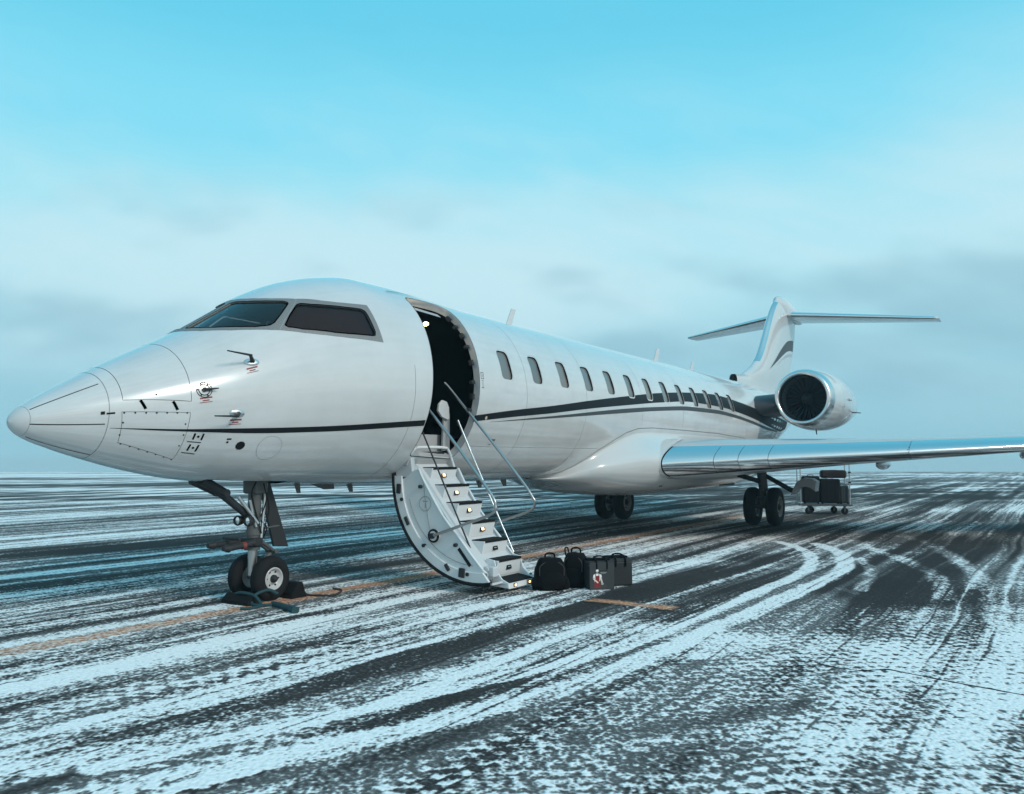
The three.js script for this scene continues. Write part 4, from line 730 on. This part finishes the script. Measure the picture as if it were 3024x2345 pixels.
  part('gear_well', [box(1.18, 0.02, 0.52, 2.59, 1.8, 0, 0.004), box(1.18, 0.32, 0.02, 2.59, 1.65, 0.27, 0.004), box(1.18, 0.32, 0.02, 2.59, 1.65, -0.27, 0.004), box(0.02, 0.32, 0.56, 2.0, 1.65, 0, 0.004), box(0.02, 0.36, 0.56, 3.18, 1.63, 0, 0.004)], greyPaint, g);
}
const mainRim = std([0.2, 0.2, 0.2], 0.45);
for (const s of [1, -1]) {
  const g = group('main_gear', jet), A = 17.15;
  for (const q of [1, -1]) wheel(g, A, 0.475, s * 2.065 + q * 0.275, 0.3, 0.25, mainRim, 10, q);
  part('axle', rod([A, 0.475, s * 1.7], [A, 0.475, s * 2.43], 0.06), gearGrey, g);
  part('strut', [rod([A, 0.45, s * 2.065], [A, 1.0, s * 2.065], 0.07, 0.07, 24), rod([A, 0.85, s * 2.065], [A - 0.05, 1.75, s * 2.0], 0.11, 0.13, 24), box(0.2, 0.22, 0.22, A - 0.04, 0.62, s * 2.065, 0.05)], gearGrey, g);
  part('torque_link', [rod([A - 0.1, 0.95, s * 2.065], [A - 0.3, 0.72, s * 2.065], 0.04, 0.03), rod([A - 0.3, 0.72, s * 2.065], [A - 0.06, 0.5, s * 2.065], 0.03, 0.04)], gearGrey, g);
  part('side_brace', [rod([A - 0.1, 1.1, s * 2.0], [A - 0.6, 1.35, s * 1.3], 0.06), rod([A, 1.25, s * 2.1], [A, 0.84, s * 2.84], 0.055, 0.06)], gearDark, g);
  part('gear_door', plateLY([[2.78, 0.78], [2.93, 1.1], [3.1, 1.2], [3.28, 1.19], [3.4, 1.12], [3.37, 0.88], [3.24, 0.97], [3.08, 1.0], [2.95, 0.93], [2.86, 0.82]].map(([l, y]) => [s * l, y]), A - 0.25, A + 0.1, 0.01), greyPaint, g);
  part('inner_door', plateAY([[15.9, 1.25], [17.6, 1.2], [17.4, 0.98], [16.3, 1.0]], s > 0 ? 1.2 : -1.24, s > 0 ? 1.24 : -1.2, 0.01), gearDark, g);
}

// airstair: the lower cabin door swung down, its skin underneath, steps on its inner face
{
  const st = group('airstair', jet), C = [1.97, 1.46], arc = (r, d0, d1, n = 40) => steps(d0, d1, n).map((d) => [C[0] + r * Math.cos(d * R), C[1] + r * Math.sin(d * R)]);
  const A0 = 4.7, A1 = 5.68;
  part('door_skin', plateLY([...arc(1.362, 178, 282), ...arc(1.335, 178, 282).reverse()], A0, A1, 0), white, st);
  part('edge_seal', [A0 + 0.012, A1 - 0.012].map((a) => tube(arc(1.345, 178, 281, 24).map(([l, y]) => [a, y, l]), 0.026, 80, 8)), rubber, st);
  part('door_flange', plateLY([...arc(1.33, 180, 280), ...arc(1.2, 180, 276).reverse()], A0 + 0.004, A0 + 0.04, 0.006), stairWhite, st);
  part('door_flange', plateLY([...arc(1.33, 180, 280), ...arc(1.2, 180, 276).reverse()], A1 - 0.04, A1 - 0.004, 0.006), stairWhite, st);
  const inner = [[2.08, 0.3], [1.88, 0.5], [1.73, 0.66], [1.44, 0.96], [1.15, 1.37], [1.04, 1.56], [0.92, 1.52], [0.84, 1.45]];
  part('side_panel', plateLY([...arc(1.21, 182, 278), ...inner], A0 + 0.03, A0 + 0.07, 0.008), stairWhite, st);
  part('side_panel', plateLY([...arc(1.21, 182, 278), ...inner], A1 - 0.07, A1 - 0.03, 0.008), stairWhite, st);
  // raised edge of the side panel and the joint line on it
  part('panel_edge', tube(inner.slice(0, 6).map(([l, y]) => [A0 + 0.03, y, l]), 0.014, 60, 8), stairWhite, st);
  part('panel_joint', [tube(arc(1.12, 196, 268, 14).map(([l, y]) => [A0 + 0.026, y, l]), 0.004, 60, 6), tube([[A0 + 0.026, 1.36, 1.13], [A0 + 0.026, 1.1, 1.17], [A0 + 0.026, 0.72, 1.25]], 0.004, 20, 6)], line, st);
  // carriage between the side panels
  part('carriage', plateLY([...arc(1.3, 183, 276, 30), [2.12, 0.24], [1.9, 0.46], [1.66, 0.7], [1.42, 0.98], [1.2, 1.24], [1.0, 1.48], [0.86, 1.62], [0.72, 1.66]], A0 + 0.09, A1 - 0.09, 0.01), stairGrey, st);
  part('inner_cheek', plateLY([[0.8, 1.72], [0.94, 1.5], [1.16, 1.26], [1.38, 1.0], [1.6, 0.76], [1.82, 0.52], [2.04, 0.3], [2.03, 0.22], [1.7, 0.5], [1.3, 0.9], [0.9, 1.4], [0.74, 1.7]], 4.86, 4.94, 0.01), stairWhite, st);
  part('inner_cheek', plateLY([[0.8, 1.72], [0.94, 1.5], [1.16, 1.26], [1.38, 1.0], [1.6, 0.76], [1.82, 0.52], [2.04, 0.3], [2.03, 0.22], [1.7, 0.5], [1.3, 0.9], [0.9, 1.4], [0.74, 1.7]], 5.53, 5.58, 0.01), stairWhite, st);
  const tr = [[0.87, 1.78], [1.09, 1.575], [1.31, 1.343], [1.525, 1.112], [1.74, 0.87], [1.945, 0.636], [2.16, 0.404]];
  tr.forEach(([l, y], i) => {
    const dep = i === 6 ? 0.2 : 0.23;
    part('step', plateLY([[l, y - 0.012], [l - 0.045, y - 0.2], [l - 0.3, y - 0.2], [l - 0.3, y - 0.012]], 4.97, 5.53, 0.008), stairWhite, st);
    part('tread', plateLY([[l + 0.006, y], [l + 0.004, y - 0.032], [l - 0.012, y - 0.034], [l - 0.012, y - 0.013], [l - 0.27, y - 0.013], [l - 0.27, y]], 4.985, 5.515, 0.003), pad, st);
    if (i > 0) {
      const y1 = y - 0.11, l1 = l - 0.024 + 0.002, tilt = [-0.23, 0, 0];
      part('lamp_frame', box(0.11, 0.066, 0.012, 5.245, y1, l1 + 0.002, 0.004, tilt), dark, st);
      if (i < 5) part('step_lamp', box(0.06, 0.036, 0.012, 5.245, y1 - 0.001, l1 + 0.006, 0.003, tilt), glowWarm, st);
      else part('step_lamp', box(0.05, 0.012, 0.012, 5.245, y1 - 0.003, l1 + 0.006, 0.003, tilt), brushed, st);
    }
  });
  // lowest folding tread
  part('foot_step', [plateLY([[2.02, 0.2], [2.1, 0.15], [2.34, 0.125], [2.345, 0.06], [2.1, 0.075], [1.98, 0.1]], 4.93, 5.57, 0.012)], stairWhite, st);
  for (const a of [4.93, 5.55]) part('foot_cheek', plateLY([[2.0, 0.42], [2.12, 0.4], [2.16, 0.26], [2.24, 0.17], [2.34, 0.13], [2.33, 0.1], [2.0, 0.1]], a, a + 0.02, 0.004), stairWhite, st);
  part('foot_tread', plateLY([[2.07, 0.182], [2.33, 0.142], [2.33, 0.128], [2.07, 0.165]], 4.97, 5.53, 0.003), pad, st);
  for (const a of [5.08, 5.42]) { part('lamp_frame', box(0.08, 0.045, 0.012, a, 0.095, 2.345, 0.004), dark, st); part('step_lamp', box(0.045, 0.028, 0.012, a, 0.095, 2.349, 0.003), glowWarm, st); }
  part('toe_block', [box(0.12, 0.13, 0.16, 4.86, 0.27, 2.12, 0.02), rod([4.78, 0.3, 2.1], [4.84, 0.3, 2.1], 0.03)], stairGrey, st);
  // head cowl over the top step
  part('head_cowl', [tube([[4.8, 1.62, 0.86], [4.8, 1.76, 0.86], [4.86, 1.83, 0.88], [5.0, 1.845, 0.88], [5.5, 1.845, 0.88], [5.58, 1.8, 0.9], [5.59, 1.64, 0.96], [5.58, 1.5, 1.02]], 0.022, 80, 8)], stairWhite, st);
  part('hinge_cover', plateLY([[0.62, 1.62], [0.7, 1.76], [0.84, 1.84], [0.9, 1.8], [0.94, 1.52], [0.84, 1.44], [0.66, 1.46]], 4.72, 4.8, 0.012), stairGrey, st);
  // latches, stops and buttons on the flange
  for (const [l, y, w, h, rot] of [[0.728, 1.288, 0.07, 0.13, 0.05], [0.873, 0.865, 0.05, 0.12, -0.5], [1.548, 0.3, 0.05, 0.1, -0.6], [1.78, 0.247, 0.09, 0.12, 0.1]]) part('latch', box(0.03, h, w, A0 - 0.004, y, l, 0.012, [rot, 0, 0]), gearDark, st);
  for (const [l, y] of [[0.78, 1.147], [1.157, 0.554], [1.867, 0.233], [1.671, 0.588], [1.09, 1.322]]) part('stud', rod([A0 - 0.012, y, l], [A0 + 0.04, y, l], 0.024, 0.024, 14), gearDark, st);
  part('slot', box(0.012, 0.28, 0.045, A0 + 0.026, 0.44, 1.8, 0.005, [-0.72, 0, 0]), ink, st);
  part('mark', [new THREE.TorusGeometry(0.095, 0.004, 6, 40).rotateY(Math.PI / 2).translate(A0 + 0.024, 1.1, 1.16), box(0.006, 0.012, 0.08, A0 + 0.024, 1.13, 1.16, 0.002), box(0.006, 0.07, 0.014, A0 + 0.024, 1.08, 1.165, 0.002)], line, st);
  // handrails, pivots and stay cables
  const pivot = (a, s) => [rod([a, 0.69, 1.33], [a + s * 0.05, 0.69, 1.33], 0.075, 0.075, 24)];
  part('rail_pivot', pivot(A0 + 0.03, -1), stairWhite, st); part('pivot_ring', new THREE.TorusGeometry(0.075, 0.016, 8, 28).rotateY(Math.PI / 2).translate(A0 - 0.01, 0.69, 1.33), rubber, st);
  part('pivot_nut', rod([A0 - 0.06, 0.69, 1.325], [A0, 0.69, 1.325], 0.04, 0.04, 6), gearDark, st);
  part('rail_pivot', pivot(A1 - 0.03, 1), stairWhite, st);
  part('handrail', tube([[4.78, 2.56, 0.95], [4.77, 2.331, 1.185], [4.72, 1.94, 1.6], [4.68, 1.45, 2.07], [4.67, 1.24, 2.255], [4.67, 1.13, 2.31], [4.67, 1.01, 2.258], [4.67, 0.845, 1.79], [4.66, 0.69, 1.33]], 0.019, 160, 12), steel, st);
  part('handrail', tube([[5.58, 2.78, 0.82], [5.6, 2.655, 0.939], [5.6, 2.078, 1.484], [5.6, 1.41, 2.103], [5.6, 1.2, 2.27], [5.62, 1.1, 2.31], [5.66, 0.99, 2.2], [5.71, 0.832, 1.72], [5.72, 0.67, 1.32]], 0.018, 160, 12), steel, st);
  part('stay_cable', rod([4.85, 2.1, 0.98], [4.85, 0.351, 1.906], 0.011, 0.011, 10), gearDark, st);
  part('stay_cable', [rod([5.55, 2.23, 1.082], [5.55, 1.79, 1.305], 0.016, 0.016, 10), rod([5.55, 1.8, 1.3], [5.55, 0.439, 2.02], 0.011, 0.011, 10)], brushed, st);
}

// ------------------------------------------------------------------ loose things on the apron
const at = (o, X, Z, y = 0, turn = 0) => { o.position.set(X, y, -Z); o.rotation.y = turn; return o; };
const jetAt = (o, a, l, y = 0, turn = 0) => { o.position.set(toX(a, l), y, -toZ(a, l)); o.rotation.y = Math.PI / 2 - TH + turn; return o; };
const chockBlack = phy([0.01, 0.01, 0.011], 0.9, { specularIntensity: 0.25 }), tealRope = std([0.008, 0.045, 0.055], 0.8), blackRope = std([0.018, 0.017, 0.016], 0.75);
{
  const c = group('wheel_chock'); jetAt(c, 2.66, 0.06);                     // in front of the nose wheels
  part('block', plateAY([[-0.1, 0], [0.12, 0], [0.1, 0.05], [0.02, 0.115], [-0.02, 0.115], [-0.1, 0.04]], -0.22, 0.24, 0.008), chockBlack, c);
  part('rope', [tube([[0, 0.1, -0.1], [-0.03, 0.135, 0.05], [-0.02, 0.12, 0.25], [-0.02, 0.05, 0.36], [-0.06, 0.02, 0.42], [-0.22, 0.018, 0.43], [-0.3, 0.018, 0.36]], 0.018, 60, 8)], tealRope, c);
  tag(c, 'black rubber chock with teal rope in front of the nose wheels', 'wheel chock', 'nose wheel chocks');
  const r = group('tow_strap'); jetAt(r, 2.66, 0.3);
  part('loop', tube([[0.28, 0.1, 0.08], [0.2, 0.15, 0.0], [0.05, 0.11, -0.04], [-0.04, 0.03, 0.0], [-0.05, 0.02, 0.12], [0.04, 0.02, 0.22], [0.1, 0.02, 0.2]], 0.02, 70, 8), tealRope, r);
  part('handle', tube([[0.1, 0.02, 0.2], [0.06, 0.03, 0.34], [0.0, 0.03, 0.52], [-0.06, 0.03, 0.72]], 0.034, 40, 10), tealRope, r);
  part('end_knob', [rod([-0.03, 0.03, 0.64], [-0.09, 0.035, 0.78], 0.042, 0.042, 12)], tealRope, r);
  tag(r, 'dark teal rope loop with thick handle lying before the nose wheels', 'rope');
  const d = group('wheel_chock'); jetAt(d, 3.3, 0.03);                     // behind them
  part('block', plateAY([[-0.13, 0], [0.12, 0], [0.1, 0.06], [0.05, 0.19], [-0.03, 0.19], [-0.12, 0.06]], -0.33, 0.33, 0.01), chockBlack, d);
  part('strap', [tube([[0.08, 0.17, 0.2], [0.13, 0.08, 0.24], [0.16, 0.015, 0.3], [0.2, 0.015, 0.46], [0.3, 0.016, 0.6], [0.42, 0.06, 0.62], [0.37, 0.085, 0.52]], 0.014, 60, 8)], blackRope, d);
  tag(d, 'tall black chock with black strap behind the nose wheels', 'wheel chock', 'nose wheel chocks');
}
const cloth = phy([0.006, 0.006, 0.007], 0.95, { specularIntensity: 0.2 }), cloth2 = phy([0.007, 0.007, 0.008], 0.95, { specularIntensity: 0.2 }), zip = std([0.03, 0.03, 0.032], 0.5), bagGrey = phy([0.026, 0.028, 0.03], 0.7, { specularIntensity: 0.4 }), pale = std([0.6, 0.62, 0.64], 0.6);
function soft(rows) { return loft(rows, true); }
function packBody(w, h, d, sag) {                            // rounded sack: ring sections going up
  const rows = [];
  for (let i = 0; i <= 22; i++) {
    const t = i / 22, y = h * t, k = Math.pow(Math.sin(Math.PI * Math.min(0.999, 0.06 + 0.88 * Math.pow(t, 0.9))), 0.34), kk = i === 0 ? 0.82 : i === 22 ? 0.02 : k, ring = [];
    for (let j = 0; j < 28; j++) { const q = j / 28 * Math.PI * 2, e = 0.62, cx = Math.sign(Math.cos(q)) * Math.abs(Math.cos(q)) ** e, cz = Math.sign(Math.sin(q)) * Math.abs(Math.sin(q)) ** e, n = 1 + 0.05 * noise(q * 1.3 + w * 9, y * 7) + sag * 0.05 * noise(j * 0.9, y * 16); ring.push([cx * w / 2 * kk * n * (1 - 0.1 * t), i === 22 ? h * 0.985 : y, cz * d / 2 * kk * n]); }
    rows.push(ring);
  }
  rows.unshift(rows[0].map(() => [0, 0.002, 0]));
  return soft(rows);
}
function backpack(w, h, d, m) {
  const b = group('backpack');
  part('body', packBody(w, h, d, 1), m, b);
  part('front_pocket', packBody(w * 0.78, h * 0.52, d * 0.5, 1).translate(0, 0.02, d * 0.38), m, b);
  part('side_pocket', packBody(w * 0.3, h * 0.36, d * 0.7, 1).translate(w * 0.42, 0.01, 0), m, b);
  part('side_pocket', packBody(w * 0.3, h * 0.36, d * 0.7, 1).translate(-w * 0.42, 0.01, 0), m, b);
  part('zip', tube([[-w * 0.36, h * 0.45, d * 0.42], [-w * 0.33, h * 0.75, d * 0.4], [0, h * 0.9, d * 0.34], [w * 0.33, h * 0.75, d * 0.4], [w * 0.36, h * 0.45, d * 0.42]], 0.006, 50, 6), zip, b);
  part('handle', tube([[-0.065, h * 0.94, -d * 0.15], [-0.055, h * 1.06, -d * 0.16], [0, h * 1.1, -d * 0.16], [0.055, h * 1.06, -d * 0.16], [0.065, h * 0.94, -d * 0.15]], 0.012, 30, 8), m, b);
  for (const s of [-1, 1]) part('shoulder_strap', tube([[s * 0.07, h * 0.92, -d * 0.42], [s * 0.11, h * 0.7, -d * 0.62], [s * 0.12, h * 0.4, -d * 0.58], [s * 0.15, h * 0.1, -d * 0.45]], 0.022, 30, 8), m, b);
  return b;
}
tag(at(backpack(0.44, 0.42, 0.28, cloth), 0.5, 10.98, 0, 0.12), 'large black backpack standing nearest the foot of the airstair', 'backpack', 'bags beside the airstair');
{ const b = backpack(0.34, 0.46, 0.26, cloth2); tag(at(b, 0.84, 11.22, 0, -0.35), 'taller black backpack with two raised handles behind the front bags', 'backpack', 'bags beside the airstair'); part('tall_handle', tube([[-0.13, 0.4, 0], [-0.14, 0.49, 0], [-0.11, 0.51, 0], [-0.09, 0.46, 0], [-0.08, 0.41, 0]], 0.01, 24, 8), cloth2, b); }
// flat print on the front of the cooler bag
function printTexture() {
  const c = document.createElement('canvas'); c.width = 256; c.height = 256; const g = c.getContext('2d');
  g.fillStyle = '#2c3033'; g.fillRect(0, 0, 256, 256);
  g.fillStyle = '#e9e7e4'; g.beginPath(); g.ellipse(78, 78, 14, 19, 0, 0, 7); g.fill();                    // head
  g.fillStyle = '#15110f'; g.beginPath(); g.ellipse(78, 62, 17, 10, 0, Math.PI, 0); g.fill(); g.fillRect(63, 86, 30, 6); g.fillRect(68, 96, 20, 5);
  g.fillStyle = '#e6e4e1'; g.beginPath(); g.moveTo(62, 104); g.lineTo(94, 104); g.lineTo(122, 116); g.lineTo(128, 150); g.lineTo(112, 158); g.lineTo(106, 196); g.lineTo(52, 196); g.lineTo(46, 158); g.lineTo(32, 152); g.lineTo(38, 116); g.closePath(); g.fill();
  g.fillStyle = '#7d141c'; g.fillRect(58, 126, 44, 100); g.fillRect(58, 104, 7, 26); g.fillRect(92, 104, 7, 26); g.beginPath(); g.moveTo(52, 176); g.lineTo(108, 176); g.lineTo(112, 240); g.lineTo(48, 240); g.fill();
  g.fillStyle = '#e2c9b8'; g.beginPath(); g.moveTo(34, 156); g.lineTo(46, 150); g.lineTo(92, 186); g.lineTo(84, 198); g.fill(); g.beginPath(); g.moveTo(114, 150); g.lineTo(126, 150); g.lineTo(136, 192); g.lineTo(122, 196); g.fill();
  g.fillStyle = '#15110f'; g.fillRect(34, 144, 16, 5); g.fillRect(112, 144, 16, 5);
  g.fillStyle = '#94a2a0'; g.beginPath(); g.ellipse(132, 202, 14, 11, 0, 0, 7); g.fill(); g.fillStyle = '#54301c'; g.fillRect(70, 218, 100, 8);
  g.fillStyle = '#15181a'; g.fillRect(108, 72, 34, 12); g.fillRect(148, 72, 40, 12); g.fillStyle = '#9fa9ad'; g.fillRect(112, 92, 64, 4); g.fillRect(118, 102, 50, 3);
  const t = new THREE.CanvasTexture(c); t.colorSpace = THREE.SRGBColorSpace; return t;
}
function cooler(print) {
  const b = group('cooler_bag'), W = 0.36, H = 0.36, D = 0.3;
  const g = new RoundedBoxGeometry(W, H, D, 6, 0.035), p = g.attributes.position;
  for (let i = 0; i < p.count; i++) { const x = p.getX(i), y = p.getY(i), z = p.getZ(i), n = 1 + 0.03 * noise(x * 9 + 3, y * 9) ; p.setXYZ(i, x * n * (1 - 0.03 * y / H), y, z * (1 + 0.05 * noise(y * 8, x * 7 + 9))); }
  g.computeVertexNormals(); g.translate(0, H / 2, 0); part('body', g, bagGrey, b);
  part('lid_seam', [box(W * 0.98, 0.012, D * 1.02, 0, H - 0.05, 0, 0.005)], zip, b);
  part('top_flap', [box(W * 0.86, 0.035, D * 0.5, 0, H + 0.01, -0.02, 0.016)], cloth2, b);
  part('carry_strap', [tube([[-0.07, H - 0.1, D / 2 + 0.012], [-0.07, H + 0.0, D / 2], [-0.06, H + 0.045, 0.02], [0.06, H + 0.05, 0.02], [0.07, H, D / 2], [0.07, H - 0.1, D / 2 + 0.012]], 0.011, 60, 8)], cloth2, b);
  for (let i = 0; i < 4; i++) part('side_buckle', box(0.012, 0.045, 0.028, W / 2 + 0.006, 0.045 + i * 0.075, 0.06 + 0.02 * (i % 2), 0.005), pale, b);
  if (print) { const q = new THREE.PlaneGeometry(W * 0.92, H * 0.96); q.translate(0.0, H * 0.49, D / 2 + 0.013); part('printed_panel', q, new THREE.MeshStandardMaterial({ map: printTexture(), roughness: 0.6, side: THREE.DoubleSide }), b); }
  return b;
}
tag(at(cooler(true), 1.13, 11.1, 0, 0.22), 'dark grey cooler bag printed with a man in a red apron', 'cooler bag', 'bags beside the airstair');
tag(at(cooler(false), 1.4, 11.38, 0, 0.3), 'plain dark grey cooler bag behind the printed one', 'cooler bag', 'bags beside the airstair');

// luggage trolley beyond the wing
{
  const t = group('luggage_trolley'); at(t, 9.42, 25.4, 0, -0.18);
  const W = 1.46, D = 0.72, bar = std([0.5, 0.51, 0.52], 0.35, 0.8);
  part('deck', box(W, 0.05, D, 0, 0.275, 0, 0.02), gearDark, t);
  part('bumper', [box(W + 0.06, 0.05, 0.03, 0, 0.275, D / 2 + 0.02, 0.012), box(W + 0.06, 0.05, 0.03, 0, 0.275, -D / 2 - 0.02, 0.012), box(0.03, 0.05, D, W / 2 + 0.02, 0.275, 0, 0.012), box(0.03, 0.05, D, -W / 2 - 0.02, 0.275, 0, 0.012)], gearGrey, t);
  for (const [x, z] of [[-0.7, 0.33], [0.7, 0.33], [-0.7, -0.33], [0.7, -0.33]]) part('post', rod([x, 0.29, z], [x, 1.62, z], 0.017, 0.017, 12), bar, t);
  part('top_rail', [tube([[-0.7, 1.6, 0.33], [-0.35, 1.72, 0.33], [0, 1.76, 0.33], [0.35, 1.72, 0.33], [0.7, 1.6, 0.33]], 0.016, 40, 8), tube([[-0.7, 1.6, -0.33], [0, 1.76, -0.33], [0.7, 1.6, -0.33]], 0.016, 40, 8), rod([-0.7, 1.6, -0.33], [-0.7, 1.6, 0.33], 0.016), rod([0.7, 1.6, -0.33], [0.7, 1.6, 0.33], 0.016)], bar, t);
  for (const [x, y] of [[0.7, 1.05], [0.7, 0.75]]) part('post_clamp', box(0.07, 0.05, 0.07, x, y + 0.2, 0.33, 0.012), gearDark, t);
  for (const [x, z] of [[-0.48, 0.28], [0.55, 0.28], [-0.32, -0.28], [0.35, -0.28]]) { part('castor', lathe([[0.02, -0.03], [0.09, -0.03], [0.1, -0.015], [0.1, 0.015], [0.09, 0.03], [0.02, 0.03]], 24, 'l').translate(x, 0.1, z), rubber, t); part('castor_fork', [box(0.05, 0.14, 0.012, x, 0.17, z + 0.038, 0.004), box(0.05, 0.14, 0.012, x, 0.17, z - 0.038, 0.004), box(0.08, 0.03, 0.1, x, 0.24, z, 0.006)], gearGrey, t); }
  tag(t, 'luggage trolley with tall posts and castors standing beyond the wing', 'luggage trolley');
  const place = (o, x, z, turn = 0) => { const c = Math.cos(-0.18), s = Math.sin(-0.18); o.position.set(9.42 + x * c + z * s, 0.302, -25.4 - x * s + z * c); o.rotation.y = -0.18 + turn; return o; };
  function suitcase(w, h, d, m, trim) {
    const s = group('suitcase');
    part('shell', box(w, h, d, 0, h / 2 + 0.03, 0, 0.05), m, s);
    part('ribs', [-0.3, -0.1, 0.1, 0.3].map((k) => box(0.02, h * 0.8, d + 0.012, k * w, h / 2 + 0.03, 0, 0.006)), m, s);
    part('handle', tube([[-0.08, h + 0.02, 0], [-0.07, h + 0.065, 0], [0.07, h + 0.065, 0], [0.08, h + 0.02, 0]], 0.012, 24, 8), trim, s);
    for (const x of [-1, 1]) part('wheel', new THREE.CylinderGeometry(0.03, 0.03, 0.05, 14).rotateX(Math.PI / 2).translate(x * w * 0.38, 0.03, d * 0.3), rubber, s);
    return s;
  }
  const bk = phy([0.008, 0.008, 0.009], 0.6, { specularIntensity: 0.3 }), br = phy([0.03, 0.018, 0.016], 0.6, { specularIntensity: 0.4 }), gy = phy([0.04, 0.042, 0.045], 0.5, { specularIntensity: 0.5 });
  tag(place(suitcase(0.5, 0.8, 0.3, bk, zip), -0.38, 0.12, 0.05), 'tall black suitcase at the left of the luggage trolley', 'suitcase', 'suitcases on the trolley');
  tag(place(suitcase(0.58, 0.72, 0.32, bk, zip), 0.16, 0.14, -0.04), 'wide black suitcase in the middle of the luggage trolley', 'suitcase', 'suitcases on the trolley');
  tag(place(suitcase(0.26, 0.52, 0.4, gy, zip), 0.56, 0.08, 0.02), 'narrow grey suitcase at the right of the luggage trolley', 'suitcase', 'suitcases on the trolley');
  const du = group('duffel_bag'); place(du, 0.3, -0.12); 
  part('body', [box(0.74, 0.24, 0.34, 0, 0.86, 0.1, 0.07)], br, du); part('strap', tube([[-0.25, 0.84, 0.26], [-0.2, 0.96, 0.2], [0.2, 0.96, 0.2], [0.25, 0.84, 0.26]], 0.014, 30, 8), zip, du);
  du.position.y = 0.33;
  tag(du, 'dark brown duffel bag lying on top of the trolley suitcases', 'duffel bag', 'suitcases on the trolley');
}
renderer.render(scene, camera);
